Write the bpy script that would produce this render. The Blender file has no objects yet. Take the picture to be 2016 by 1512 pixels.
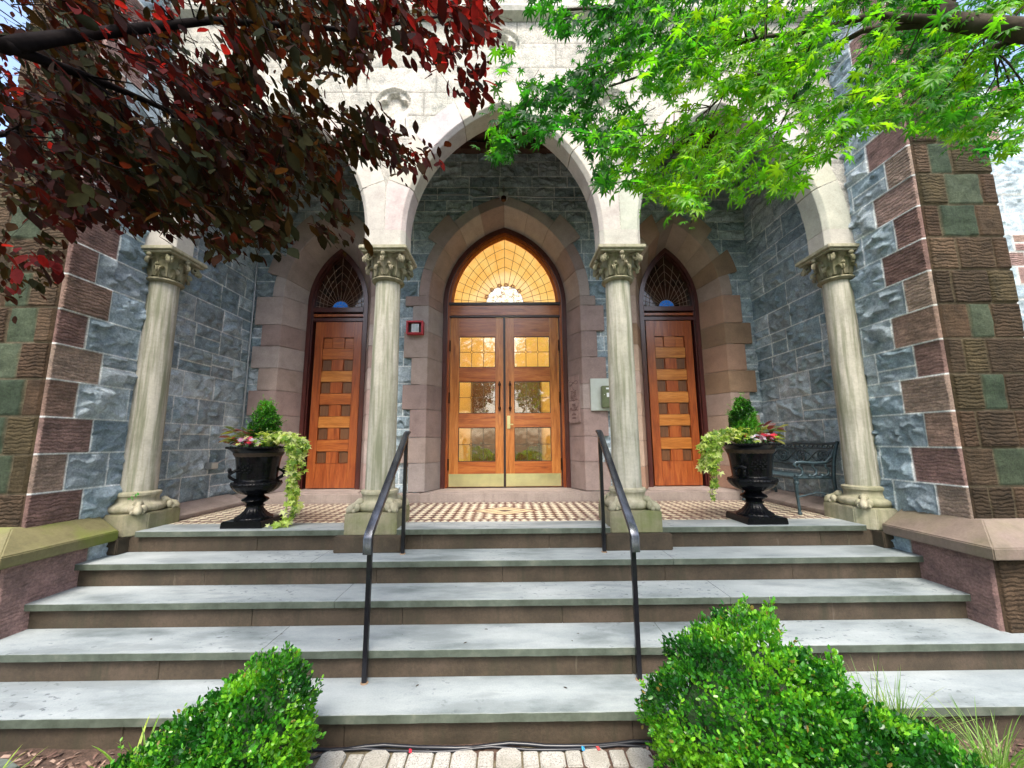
import bpy, bmesh, math, random
import numpy as np
from mathutils import Vector, Matrix
from math import sin, cos, pi, radians, sqrt, acos, atan2, exp

random.seed(7)
SC = bpy.context.scene

# ------------------------------------------------------------------ camera
CX, CZ = 0.045, 0.697
F_PX, PITCH, YAW, ROLL = 770.0, 0.145, -0.009, -0.007
cam_d = bpy.data.cameras.new("camera")
cam = bpy.data.objects.new("camera", cam_d)
SC.collection.objects.link(cam)
cam_d.sensor_width = 36.0
cam_d.lens = 36.0 * F_PX / 2016.0
cam_d.clip_start = 0.05
cam_d.clip_end = 500.0
_cy, _sy = cos(YAW), sin(YAW)
FWD = Vector((-_sy * cos(PITCH), _cy * cos(PITCH), sin(PITCH)))
_R = Vector((_cy, _sy, 0)); _U = _R.cross(FWD)
RGT = _R * cos(ROLL) + _U * sin(ROLL)
UP = -_R * sin(ROLL) + _U * cos(ROLL)
M = Matrix((RGT, UP, -FWD)).transposed().to_4x4()
M.translation = Vector((CX, 0, CZ))
cam.matrix_world = M
SC.camera = cam
EYE = Vector((CX, 0, CZ))

# ------------------------------------------------------------------ light
SUN_EL, SUN_AZ = radians(56), radians(182)      # azimuth: clockwise from +Y ; 180 = behind the camera
world = bpy.data.worlds.new("World"); SC.world = world; world.use_nodes = True
wn = world.node_tree.nodes; wl = world.node_tree.links
sky = wn.new("ShaderNodeTexSky"); sky.sky_type = 'NISHITA'; sky.sun_disc = False
sky.sun_elevation = SUN_EL; sky.sun_rotation = SUN_AZ
sky.air_density = 1.0; sky.dust_density = 4.0; sky.ozone_density = 1.0
bg = wn["Background"]; bg.inputs[1].default_value = 0.15
wl.new(sky.outputs[0], bg.inputs[0])
sd = bpy.data.lights.new("sun", 'SUN'); sd.energy = 1.25; sd.angle = radians(18); sd.color = (1.0, 0.95, 0.87)
so = bpy.data.objects.new("sun", sd); SC.collection.objects.link(so)
sdir = Vector((sin(SUN_AZ) * cos(SUN_EL), cos(SUN_AZ) * cos(SUN_EL), sin(SUN_EL)))
so.rotation_euler = (-sdir).to_track_quat('-Z', 'Y').to_euler(); so.location = (0, -6, 12)
SC.view_settings.view_transform = 'Standard'; SC.view_settings.look = 'None'
SC.view_settings.exposure = 1.8; SC.view_settings.gamma = 1.0
SC.cycles.max_bounces = 10; SC.cycles.diffuse_bounces = 7; SC.cycles.transparent_max_bounces = 12
SC.cycles.use_denoising = True
SC.cycles.sample_clamp_indirect = 6.0

# ------------------------------------------------------------------ helpers
COL = SC.collection
def thing(name, label=None, cat=None, loc=(0, 0, 0), rz=0, group=None, kind=None):
    o = bpy.data.objects.new(name, None); COL.objects.link(o)
    o.location = loc; o.rotation_euler = (0, 0, rz); o.empty_display_size = 0.1
    tag(o, label, cat, group, kind); return o
def tag(o, label=None, cat=None, group=None, kind=None):
    if label: o["label"] = label
    if cat: o["category"] = cat
    if group: o["group"] = group
    if kind: o["kind"] = kind
    return o
def link(name, me, mat, parent=None, smooth=False):
    o = bpy.data.objects.new(name, me); COL.objects.link(o)
    if mat is not None:
        for m in (mat if isinstance(mat, (list, tuple)) else [mat]): me.materials.append(m)
    if smooth: me.polygons.foreach_set("use_smooth", np.ones(len(me.polygons), dtype=bool))
    if parent is not None: o.parent = parent
    return o

class MB:
    """collects shapes, builds ONE mesh"""
    def __init__(s): s.v = []; s.f = []; s.m = []; s.mi = 0
    def add(s, vs, fs):
        n = len(s.v); s.v += [tuple(v) for v in vs]
        s.f += [tuple(i + n for i in f) for f in fs]; s.m += [s.mi] * len(fs)
    def box(s, x0, x1, y0, y1, z0, z1, b=0.0):
        if b <= 0:
            vs = [(x, y, z) for z in (z0, z1) for y in (y0, y1) for x in (x0, x1)]
            s.add(vs, [(0, 2, 3, 1), (4, 5, 7, 6), (0, 1, 5, 4), (2, 6, 7, 3), (0, 4, 6, 2), (1, 3, 7, 5)])
        else:
            bm = bmesh.new(); bmesh.ops.create_cube(bm, size=1)
            for v in bm.verts:
                v.co = Vector(((x0 + x1) / 2 + v.co.x * (x1 - x0), (y0 + y1) / 2 + v.co.y * (y1 - y0), (z0 + z1) / 2 + v.co.z * (z1 - z0)))
            bmesh.ops.bevel(bm, geom=bm.edges[:], offset=b, segments=2, affect='EDGES')
            s.bm(bm)
    def bm(s, bm, mat=None):
        bm.verts.index_update()
        s.add([(mat @ v.co if mat else v.co) for v in bm.verts], [[v.index for v in f.verts] for f in bm.faces]); bm.free()
    def obox(s, c, half, rot, b=0.0):
        t = MB(); t.box(-half[0], half[0], -half[1], half[1], -half[2], half[2], b)
        R = rot.to_matrix() if hasattr(rot, 'to_matrix') else rot; c = Vector(c)
        s.add([R @ Vector(v) + c for v in t.v], t.f)
    def lathe(s, prof, c=(0, 0, 0), n=32, mod=None, cap=True, sy=1.0):
        vs = []; fs = []; k = len(prof)
        for j, (r, z) in enumerate(prof):
            for i in range(n):
                a = 2 * pi * i / n; rr = r * (mod(a, j) if mod else 1)
                vs.append((c[0] + rr * cos(a), c[1] + rr * sin(a) * sy, c[2] + z))
        for j in range(k - 1):
            for i in range(n):
                a, b = j * n + i, j * n + (i + 1) % n
                fs.append((a, b, b + n, a + n))
        if cap:
            fs.append(tuple(range(n))[::-1]); fs.append(tuple((k - 1) * n + i for i in range(n)))
        s.add(vs, fs)
    def tube(s, pts, rad, n=8, cap=True, flat=None):
        pts = [Vector(p) for p in pts]; m = len(pts)
        rs = rad if isinstance(rad, (list, tuple)) else [rad] * m
        T = []
        for i in range(m):
            t = pts[min(i + 1, m - 1)] - pts[max(i - 1, 0)]
            T.append(t.normalized() if t.length > 1e-9 else Vector((0, 0, 1)))
        ref = Vector((0, 0, 1)) if abs(T[0].z) < 0.9 else Vector((1, 0, 0))
        nrm = T[0].cross(ref).normalized(); vs = []; fs = []
        for i in range(m):
            nrm = (nrm - T[i] * nrm.dot(T[i])); nrm = nrm.normalized() if nrm.length > 1e-6 else T[i].orthogonal().normalized()
            bn = T[i].cross(nrm)
            for k in range(n):
                a = 2 * pi * k / n
                vs.append(pts[i] + nrm * cos(a) * rs[i] + bn * sin(a) * rs[i] * (flat or 1))
        for i in range(m - 1):
            for k in range(n):
                a, b = i * n + k, i * n + (k + 1) % n
                fs.append((a, b, b + n, a + n))
        if cap: fs.append(tuple(range(n))[::-1]); fs.append(tuple((m - 1) * n + k for k in range(n)))
        s.add(vs, fs)
    def ball(s, c, r, nu=8, nv=6, sc=(1, 1, 1)):
        prof = [(max(1e-4, r * sin(pi * j / nv)), -r * cos(pi * j / nv)) for j in range(nv + 1)]
        t = MB(); t.lathe(prof, n=nu, cap=False)
        s.add([(c[0] + v[0] * sc[0], c[1] + v[1] * sc[1], c[2] + v[2] * sc[2]) for v in t.v], t.f)
    def prism(s, poly, axis, a, b):
        """poly: 2-D outline; axis 'y': (x,z) extruded a..b ; 'x': (y,z) ; 'z': (x,y)"""
        def P(p, t): return {'y': (p[0], t, p[1]), 'x': (t, p[0], p[1]), 'z': (p[0], p[1], t)}[axis]
        n = len(poly)
        s.add([P(p, a) for p in poly] + [P(p, b) for p in poly],
              [tuple(range(n)), tuple(range(2 * n - 1, n - 1, -1))] + [(i, i + n, (i + 1) % n + n, (i + 1) % n) for i in range(n)])
    def build(s, name, mat, parent=None, smooth=False, bevel=0, auto=None, offset=(0, 0, 0)):
        me = bpy.data.meshes.new(name); me.from_pydata(s.v, [], s.f); 
        bm = bmesh.new(); bm.from_mesh(me)
        bmesh.ops.recalc_face_normals(bm, faces=bm.faces)
        if bevel: bmesh.ops.bevel(bm, geom=[e for e in bm.edges if e.is_manifold and e.calc_face_angle(0) > 0.5], offset=bevel, segments=2, affect='EDGES', clamp_overlap=True)
        else:
            pass
        bm.to_mesh(me); bm.free()
        if isinstance(mat, (list, tuple)) and not bevel: me.polygons.foreach_set("material_index", s.m)
        o = link(name, me, mat, parent, smooth)
        if auto: 
            me.polygons.foreach_set("use_smooth", np.ones(len(me.polygons), dtype=bool))
            try: me.set_sharp_from_angle(angle=auto)
            except Exception: pass
        return o

def np_mesh(name, V, Fq, mat, parent=None, col=None, kind=None, smooth=False):
    """fast mesh from numpy arrays (Fq: m x k)"""
    me = bpy.data.meshes.new(name); V = np.asarray(V, dtype=np.float32); Fq = np.asarray(Fq, dtype=np.int32)
    me.vertices.add(len(V)); me.vertices.foreach_set("co", V.ravel())
    k = Fq.shape[1]; m = len(Fq)
    me.loops.add(m * k); me.loops.foreach_set("vertex_index", Fq.ravel())
    me.polygons.add(m); me.polygons.foreach_set("loop_start", np.arange(0, m * k, k, dtype=np.int32))
    try: me.polygons.foreach_set("loop_total", np.full(m, k, dtype=np.int32))
    except Exception: pass
    me.update(calc_edges=True)
    if col is not None:
        a = me.attributes.new("Col", 'FLOAT_COLOR', 'POINT')
        c = np.ones((len(V), 4), dtype=np.float32); c[:, :3] = col; a.data.foreach_set("color", c.ravel())
    if kind is not None:
        a = me.attributes.new("kind", 'FLOAT', 'POINT'); a.data.foreach_set("value", np.asarray(kind, dtype=np.float32).ravel())
    return link(name, me, mat, parent, smooth)

# 2-D value noise
_rs = np.random.RandomState(11); _LAT = _rs.rand(256, 256)
def vnoise(x, y, s=0):
    x = np.asarray(x) + s * 17.3; y = np.asarray(y) + s * 5.7
    xi = np.floor(x).astype(int); yi = np.floor(y).astype(int); fx = x - xi; fy = y - yi
    fx = fx * fx * (3 - 2 * fx); fy = fy * fy * (3 - 2 * fy)
    g = lambda a, b: _LAT[a % 256, b % 256]
    return (g(xi, yi) * (1 - fx) + g(xi + 1, yi) * fx) * (1 - fy) + (g(xi, yi + 1) * (1 - fx) + g(xi + 1, yi + 1) * fx) * fy
def fbm(x, y, s=0, o=4):
    r = 0; a = 0.5
    for i in range(o): r = r + a * vnoise(x * 2 ** i, y * 2 ** i, s + i); a *= 0.5
    return r

# ------------------------------------------------------------------ materials
def sock(node, *names):
    for n in names:
        if n in node.inputs: return node.inputs[n]
class Mat:
    def __init__(s, name):
        s.m = bpy.data.materials.new(name); s.m.use_nodes = True
        s.n = s.m.node_tree.nodes; s.l = s.m.node_tree.links; s.b = s.n["Principled BSDF"]
        s.out = s.n["Material Output"]; s._co = None
    def co(s):
        if not s._co: s._co = s.n.new("ShaderNodeTexCoord")
        return s._co.outputs["Object"]
    def mapped(s, scale=(1, 1, 1), rot=(0, 0, 0), loc=(0, 0, 0), src=None):
        m = s.n.new("ShaderNodeMapping"); m.inputs["Scale"].default_value = scale; m.inputs["Rotation"].default_value = rot
        m.inputs["Location"].default_value = loc
        s.l.new(src or s.co(), m.inputs["Vector"]); return m.outputs[0]
    def noise(s, scale, detail=4, rough=0.55, vec=None, dist=0.0):
        n = s.n.new("ShaderNodeTexNoise"); n.inputs["Scale"].default_value = scale; n.inputs["Detail"].default_value = detail
        n.inputs["Roughness"].default_value = rough; n.inputs["Distortion"].default_value = dist
        s.l.new(vec or s.co(), n.inputs["Vector"]); return n.outputs["Fac"]
    def ramp(s, fac, stops):
        r = s.n.new("ShaderNodeValToRGB"); s.l.new(fac, r.inputs[0]); e = r.color_ramp.elements
        while len(e) < len(stops): e.new(0.5)
        for i, (p, c) in enumerate(stops):
            e[i].position = p; e[i].color = (*c, 1) if len(c) == 3 else c
        return r.outputs[0]
    def fr(s, fac, a, b, lo=0.0, hi=1.0):
        m = s.n.new("ShaderNodeMapRange"); s.l.new(fac, m.inputs[0])
        for i, v in zip((1, 2, 3, 4), (a, b, lo, hi)): m.inputs[i].default_value = v
        return m.outputs[0]
    def mix(s, fac, a, b, mode='MIX'):
        m = s.n.new("ShaderNodeMix"); m.data_type = 'RGBA'; m.blend_type = mode
        for sk, v in ((m.inputs[0], fac), (m.inputs[6], a), (m.inputs[7], b)):
            if hasattr(v, "is_linked"): s.l.new(v, sk)
            elif isinstance(v, (int, float)): sk.default_value = v
            else: sk.default_value = (*v, 1)
        return m.outputs[2]
    def math(s, op, a, b=0.0, c=None):
        m = s.n.new("ShaderNodeMath"); m.operation = op
        for i, v in enumerate((a, b) if c is None else (a, b, c)):
            if hasattr(v, "is_linked"): s.l.new(v, m.inputs[i])
            else: m.inputs[i].default_value = v
        return m.outputs[0]
    def attr(s, name):
        a = s.n.new("ShaderNodeAttribute"); a.attribute_name = name; return a
    def bump(s, h, strength=0.5, dist=0.01, prev=None):
        b = s.n.new("ShaderNodeBump"); b.inputs["Strength"].default_value = strength; b.inputs["Distance"].default_value = dist
        s.l.new(h, b.inputs["Height"])
        if prev: s.l.new(prev, b.inputs["Normal"])
        return b.outputs[0]
    def set(s, col=None, rough=None, normal=None, metal=None, **kw):
        for nm, v in (("Base Color", col), ("Roughness", rough), ("Metallic", metal), ("Normal", normal)):
            if v is None: continue
            if hasattr(v, "is_linked"): s.l.new(v, s.b.inputs[nm])
            elif isinstance(v, (int, float)): s.b.inputs[nm].default_value = v
            else: s.b.inputs[nm].default_value = (*v, 1)
        for k, v in kw.items():
            i = s.b.inputs.get(k.replace('_', ' '))
            if i is not None: i.default_value = v
        return s.m
    def sep(s, vec=None):
        n = s.n.new("ShaderNodeSeparateXYZ"); s.l.new(vec or s.co(), n.inputs[0]); return n.outputs
def plain(name, col, rough=0.5, metal=0.0, var=0.15, scale=20, bump=0.0, **kw):
    m = Mat(name); n = m.noise(scale, 5)
    c = m.mix(m.fr(n, 0.3, 0.7), tuple(x * (1 - var) for x in col), tuple(min(1, x * (1 + var)) for x in col))
    nr = m.bump(n, bump, 0.005) if bump else None
    return m.set(c, rough, nr, metal, **kw)

def stone_mat():
    """rock-faced masonry: stone colour comes per stone, finish from 'kind'"""
    m = Mat("masonry"); col = m.attr("Col").outputs["Color"]; kind = m.attr("kind").outputs["Fac"]
    n1 = m.noise(9, 6, 0.65); n2 = m.noise(70, 6, 0.7); n3 = m.noise(2.2, 3)
    c = m.mix(1.0, col, m.ramp(n1, [(0.3, (0.60, 0.64, 0.67)), (0.5, (1, 1, 1)), (0.72, (1.38, 1.36, 1.35))]), 'MULTIPLY')
    c = m.mix(1.0, c, m.ramp(n2, [(0.3, (0.68, 0.68, 0.68)), (0.5, (1.0, 1.0, 1.0)), (0.72, (1.45, 1.45, 1.45))]), 'MULTIPLY')
    c = m.mix(1.0, c, m.ramp(n3, [(0.35, (0.88, 0.9, 0.88)), (0.65, (1.1, 1.08, 1.08))]), 'MULTIPLY')
    x, y, z = m.sep()
    w = m.noise(7, 3, 0.6); w2 = m.noise(30, 2)
    ph = m.math('ADD', m.math('MULTIPLY', z, 235.0), m.math('MULTIPLY', w, 15.0))
    ph = m.math('ADD', ph, m.math('MULTIPLY', w2, 7.0))
    rid = m.math('POWER', m.math('ABSOLUTE', m.math('SINE', m.math('MULTIPLY', ph, 0.5))), 0.8)
    tool = m.fr(kind, 0.55, 0.95)      # kind 1 = tooled
    h = m.math('MULTIPLY', m.math('MULTIPLY', rid, tool), 1.0)
    nb = m.bump(h, 0.8, 0.015)
    nb = m.bump(m.noise(34, 9, 0.8), 0.85, 0.016, nb)
    return m.set(c, 0.92, nb, Specular_IOR_Level=0.15)
def limestone(name, base, moss=0.0, streak=0.0, bs=1.0):
    m = Mat(name); n1 = m.noise(5 * bs, 6, 0.6); n2 = m.noise(45, 6, 0.7)
    b = base
    c = m.ramp(n1, [(0.25, tuple(v * 0.72 for v in b)), (0.5, b), (0.75, tuple(min(0.9, v * 1.12) for v in b))])
    c = m.mix(1.0, c, m.ramp(n2, [(0.3, (0.85, 0.85, 0.84)), (0.6, (1.04, 1.04, 1.04))]), 'MULTIPLY')
    if streak:
        s = m.noise(1.0, 6, 0.6, m.mapped((22, 22, 1.3)))
        c = m.mix(m.math('MULTIPLY', m.fr(s, 0.42, 0.64), streak), c, (b[0] * 0.36, b[1] * 0.40, b[2] * 0.30))
    if moss:
        g = m.noise(3.2, 5, 0.6); c = m.mix(m.math('MULTIPLY', m.fr(g, 0.42, 0.66), moss), c, (0.13, 0.16, 0.045))
    return m.set(c, 0.8, m.bump(n2, 0.35, 0.006, m.bump(n1, 0.3, 0.01)))
def wood(name, dark, mid, light, vert=True, rough=0.28, seed=0.0, tint=True):
    m = Mat(name); sc = (9, 9, 0.8) if vert else (0.8, 9, 9)
    v = m.mapped(sc, loc=(seed, seed * 2, seed * 3)); n = m.noise(2.6, 7, 0.62, v, 0.9)
    f = m.noise(1.0, 3, 0.7, m.mapped(tuple(q * 14 for q in sc), loc=(seed, 0, 0)))
    c = m.ramp(n, [(0.28, dark), (0.48, mid), (0.72, light)])
    c = m.mix(1.0, c, m.ramp(f, [(0.3, (0.78, 0.75, 0.7)), (0.6, (1.08, 1.06, 1.05))]), 'MULTIPLY')
    return m.set(c, rough, m.bump(f, 0.08, 0.003), Coat_Weight=0.35, Coat_Roughness=0.12)

MAT = {}
MAT['stone'] = stone_mat()
MAT['limestone'] = limestone("pale_limestone", (0.52, 0.50, 0.45), 0.0, 0.3)
MAT['capital'] = limestone("grimy_shaded_capital", (0.27, 0.24, 0.165), 0.3, 0.7, 2.5)  # grime plus the shadow of the carving, both put into the base colour
MAT['shaft'] = limestone("weathered_limestone_shaft", (0.50, 0.475, 0.405), 0.14, 0.9)
MAT['carved'] = limestone("carved_limestone", (0.40, 0.37, 0.275), 0.3, 0.5, 2.0)
MAT['plinth'] = limestone("mossy_plinth_stone", (0.27, 0.25, 0.165), 0.75, 0.4, 1.5)
def brownstone(name, base, streak=0.25, moss=0.0, scale=4):
    m = Mat(name); n1 = m.noise(scale, 6, 0.62); n2 = m.noise(60, 6, 0.7); a = m.attr("Col").outputs["Color"]
    c = m.ramp(n1, [(0.28, tuple(v * 0.78 for v in base)), (0.5, base), (0.75, tuple(v * 1.22 for v in base))])
    c = m.mix(1.0, c, m.ramp(n2, [(0.3, (0.86, 0.86, 0.86)), (0.65, (1.1, 1.1, 1.1))]), 'MULTIPLY')
    s = m.noise(1.0, 5, 0.6, m.mapped((14, 14, 1.2)))
    c = m.mix(m.math('MULTIPLY', m.fr(s, 0.5, 0.7), streak), c, tuple(v * 0.42 for v in base))
    if moss: c = m.mix(m.math('MULTIPLY', m.fr(m.noise(3.5, 5), 0.45, 0.62), moss), c, (0.12, 0.15, 0.02))
    return m.set(c, 0.82, m.bump(n2, 0.4, 0.006, m.bump(n1, 0.25, 0.01)))
def brown_attr():
    m = Mat("dressed_brownstone"); a = m.attr("Col").outputs["Color"]; n1 = m.noise(6, 6, 0.65); n2 = m.noise(75, 5, 0.7)
    c = m.mix(1.0, a, m.ramp(n1, [(0.28, (0.8, 0.78, 0.78)), (0.5, (1, 1, 1)), (0.75, (1.2, 1.18, 1.16))]), 'MULTIPLY')
    c = m.mix(1.0, c, m.ramp(n2, [(0.3, (0.88, 0.88, 0.88)), (0.65, (1.08, 1.08, 1.08))]), 'MULTIPLY')
    return m.set(c, 0.85, m.bump(n2, 0.35, 0.005, m.bump(n1, 0.35, 0.012)))
MAT['brown'] = brown_attr()
MAT['ledge'] = brownstone("weathered_ledge_brownstone", (0.17, 0.13, 0.105), 0.3, 0.15)
MAT['ledge_moss'] = brownstone("mossy_ledge_brownstone", (0.16, 0.145, 0.065), 0.3, 0.9)
def riser_mat():
    m = Mat("brownstone_riser"); n = m.noise(3, 6, 0.65); n2 = m.noise(60, 5, 0.7)
    c = m.ramp(n, [(0.3, (0.028, 0.021, 0.011)), (0.5, (0.056, 0.040, 0.024)), (0.72, (0.09, 0.064, 0.043))])  # dark tone also stands in for the shadow under the nosings
    c = m.mix(1.0, c, m.ramp(n2, [(0.3, (0.8, 0.8, 0.8)), (0.65, (1.15, 1.15, 1.15))]), 'MULTIPLY')
    s = m.noise(1.0, 5, 0.65, m.mapped((9, 9, 1.0))); c = m.mix(m.math('MULTIPLY', m.fr(s, 0.52, 0.68), 0.85), c, (0.035, 0.032, 0.016))
    e = m.noise(1.0, 6, 0.7, m.mapped((13, 13, 2.0), loc=(4, 2, 0))); c = m.mix(m.math('MULTIPLY', m.fr(e, 0.64, 0.74), 0.4), c, (0.20, 0.18, 0.14))
    return m.set(c, 0.82, m.bump(n2, 0.5, 0.006))
MAT['riser'] = riser_mat()
MAT['sill'] = brownstone("brownstone_sill", (0.29, 0.24, 0.215), 0.25)
def bluestone():
    m = Mat("bluestone_tread"); n1 = m.noise(2.2, 6, 0.6, m.mapped((0.6, 1.6, 1))); n2 = m.noise(120, 4, 0.7); n3 = m.noise(9, 5, 0.65)
    c = m.ramp(n1, [(0.32, (0.13, 0.16, 0.165)), (0.46, (0.27, 0.31, 0.32)), (0.70, (0.40, 0.44, 0.445))])
    c = m.mix(1.0, c, m.ramp(n2, [(0.3, (0.9, 0.9, 0.9)), (0.65, (1.06, 1.06, 1.06))]), 'MULTIPLY')
    st = m.noise(24, 3, 0.6, m.mapped((0.8, 1.3, 1)))
    msk = m.math('MULTIPLY', m.fr(st, 0.61, 0.65), m.fr(m.noise(1.1, 2), 0.47, 0.6))
    c = m.mix(m.math('MULTIPLY', msk, 0.85), c, (0.08, 0.10, 0.11))
    wet = m.noise(1.0, 5, 0.6, m.mapped((1.6, 5, 1), loc=(3, 1, 0))); c = m.mix(m.math('MULTIPLY', m.fr(wet, 0.54, 0.62), 0.55), c, (0.18, 0.21, 0.215))
    c = m.mix(m.math('MULTIPLY', m.fr(n3, 0.6, 0.75), 0.25), c, (0.22, 0.25, 0.25))
    x, y, z = m.sep()
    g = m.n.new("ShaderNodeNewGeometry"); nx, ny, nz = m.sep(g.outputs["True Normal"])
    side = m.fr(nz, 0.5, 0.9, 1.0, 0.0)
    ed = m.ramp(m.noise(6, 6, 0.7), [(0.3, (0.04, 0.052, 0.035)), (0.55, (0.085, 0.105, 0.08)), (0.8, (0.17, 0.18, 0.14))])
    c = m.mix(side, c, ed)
    return m.set(c, 0.62, m.bump(n3, 0.25, 0.006, m.bump(n2, 0.15, 0.003)))
MAT['blue'] = bluestone()
MAT['wood'] = wood("varnished_wood_upright", (0.20, 0.055, 0.010), (0.38, 0.125, 0.025), (0.52, 0.215, 0.055))
MAT['wood_h'] = wood("varnished_wood_rail", (0.16, 0.035, 0.008), (0.32, 0.085, 0.018), (0.48, 0.17, 0.04), vert=False, seed=3)
MAT['wood_red'] = wood("red_varnished_wood", (0.14, 0.028, 0.007), (0.27, 0.062, 0.014), (0.38, 0.115, 0.028), seed=7)
MAT['wood_pale'] = wood("pale_varnished_panel", (0.25, 0.08, 0.014), (0.42, 0.155, 0.03), (0.54, 0.25, 0.07), vert=False, seed=5)
MAT['wood_dull'] = wood("dark_panel_wood", (0.065, 0.022, 0.007), (0.11, 0.042, 0.013), (0.16, 0.068, 0.024), seed=9, rough=0.5)  # darker, duller wood for the recessed side blocks
MAT['frame'] = wood("dark_maroon_frame", (0.035, 0.008, 0.008), (0.06, 0.013, 0.011), (0.085, 0.02, 0.016), seed=2, rough=0.3)
MAT['frame_dark'] = plain("near_black_frame_paint", (0.022, 0.012, 0.012), 0.35)
MAT['orange_wood'] = wood("orange_arch_wood", (0.42, 0.07, 0.006), (0.62, 0.15, 0.012), (0.72, 0.24, 0.03), seed=12)
MAT['iron'] = plain("black_gloss_iron", (0.004, 0.0045, 0.006), 0.2, 0.0, 0.2, 30, 0.05, Specular_IOR_Level=0.18)
MAT['rail'] = plain("black_painted_steel", (0.014, 0.014, 0.018), 0.28, 0.3, 0.2, 30, 0.04)
MAT['rail_top'] = plain("worn_steel_handrail", (0.11, 0.12, 0.14), 0.25, 0.8, 0.4, 14)
MAT['brass'] = plain("polished_brass", (0.78, 0.72, 0.40), 0.3, 1.0, 0.12, 6)
MAT['bronze'] = plain("dark_bronze", (0.05, 0.022, 0.014), 0.35, 0.8)
MAT['lead'] = plain("lead_came", (0.10, 0.085, 0.06), 0.45, 0.6)
MAT['verdigris'] = plain("verdigris_cast_iron", (0.04, 0.07, 0.085), 0.42, 0.25, 0.5, 30, 0.1)
MAT['red'] = plain("red_plastic", (0.42, 0.02, 0.035), 0.35)
MAT['black'] = plain("matt_black", (0.012, 0.012, 0.012), 0.5)
MAT['white'] = plain("white_lens", (0.72, 0.76, 0.80), 0.3)
MAT['greymetal'] = plain("galvanised_grey", (0.35, 0.37, 0.38), 0.4, 0.5)
MAT['plate'] = plain("brushed_steel_plate", (0.52, 0.57, 0.54), 0.45, 0.3, 0.06)
MAT['olive'] = plain("olive_green_enamel", (0.12, 0.15, 0.075), 0.4)
MAT['hose'] = plain("black_rubber_hose", (0.014, 0.016, 0.022), 0.35)
MAT['interior'] = plain("warm_plaster", (0.75, 0.60, 0.30), 0.8, 0, 0.06, 3)
MAT['interior_dark'] = plain("dark_interior_doors", (0.10, 0.05, 0.03), 0.5)
MAT['ceiling'] = wood("dark_porch_ceiling_boards", (0.05, 0.022, 0.014), (0.085, 0.04, 0.026), (0.12, 0.06, 0.035), seed=4, rough=0.6)
def emis(name, col, st):
    m = Mat(name); m.b.inputs["Emission Color"].default_value = (*col, 1); m.b.inputs["Emission Strength"].default_value = st
    return m.set(col, 0.3)
def glass_mat(name, tint=(1, 1, 1), rough=0.02, refl=1.0):
    m = Mat(name); t = m.n.new("ShaderNodeBsdfTransparent"); t.inputs[0].default_value = (*tint, 1)
    g = m.n.new("ShaderNodeBsdfGlossy"); g.inputs["Roughness"].default_value = rough; g.inputs[0].default_value = (1, 1, 1, 1)
    m.l.new(m.bump(m.noise(5, 2), 0.12, 0.02), g.inputs["Normal"])
    f = m.n.new("ShaderNodeFresnel"); f.inputs[0].default_value = 1.5
    fm = m.math('MULTIPLY', f.outputs[0], refl)
    mx = m.n.new("ShaderNodeMixShader"); m.l.new(fm, mx.inputs[0]); m.l.new(t.outputs[0], mx.inputs[1]); m.l.new(g.outputs[0], mx.inputs[2])
    m.l.new(mx.outputs[0], m.out.inputs[0]); return m.m
MAT['glass'] = glass_mat("clear_bevelled_glass", (0.92, 0.92, 0.88), 0.02, 3.0)
def leafmat(name, trans=0.5, tcol=(1.6, 1.5, 0.6), rough=0.45):
    m = Mat(name); a = m.attr("Col").outputs["Color"]
    c = m.mix(1.0, a, m.ramp(m.noise(60, 3), [(0.3, (0.8, 0.8, 0.8)), (0.7, (1.2, 1.2, 1.2))]), 'MULTIPLY')
    m.set(c, rough)
    t = m.n.new("ShaderNodeBsdfTranslucent"); m.l.new(m.mix(1.0, c, tcol, 'MULTIPLY'), t.inputs[0])
    mx = m.n.new("ShaderNodeMixShader"); mx.inputs[0].default_value = trans
    m.l.new(m.b.outputs[0], mx.inputs[1]); m.l.new(t.outputs[0], mx.inputs[2]); m.l.new(mx.outputs[0], m.out.inputs[0])
    return m.m
MAT['leaf'] = leafmat("green_leaf", 0.45)
MAT['maple'] = leafmat("maple_leaf", 0.62, (2.1, 2.1, 0.5))
MAT['plum'] = leafmat("purple_leaf", 0.45, (3.6, 1.1, 0.7), 0.9)
MAT['plum'].node_tree.nodes["Principled BSDF"].inputs["Specular IOR Level"].default_value = 0.12
MAT['box'] = leafmat("boxwood_leaf", 0.4, (1.8, 1.8, 0.5), 0.28)
MAT['petal'] = leafmat("petal", 0.4, (1.2, 1.2, 1.2), 0.5)
MAT['bark'] = plain("grey_brown_bark", (0.055, 0.045, 0.035), 0.85, 0, 0.4, 25, 0.6)
MAT['barkdark'] = plain("silhouette_bark", (0.010, 0.008, 0.008), 0.85, 0, 0.4, 25, 0.6)  # near black so the backlit branches read as silhouettes
for k_ in ('bark', 'barkdark'): MAT[k_].node_tree.nodes['Principled BSDF'].inputs['Specular IOR Level'].default_value = 0.03
MAT['stem'] = plain("green_stem", (0.10, 0.16, 0.03), 0.6)
MAT['soil'] = plain("dark_soil", (0.05, 0.033, 0.022), 0.95, 0, 0.4, 30, 0.8)
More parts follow.
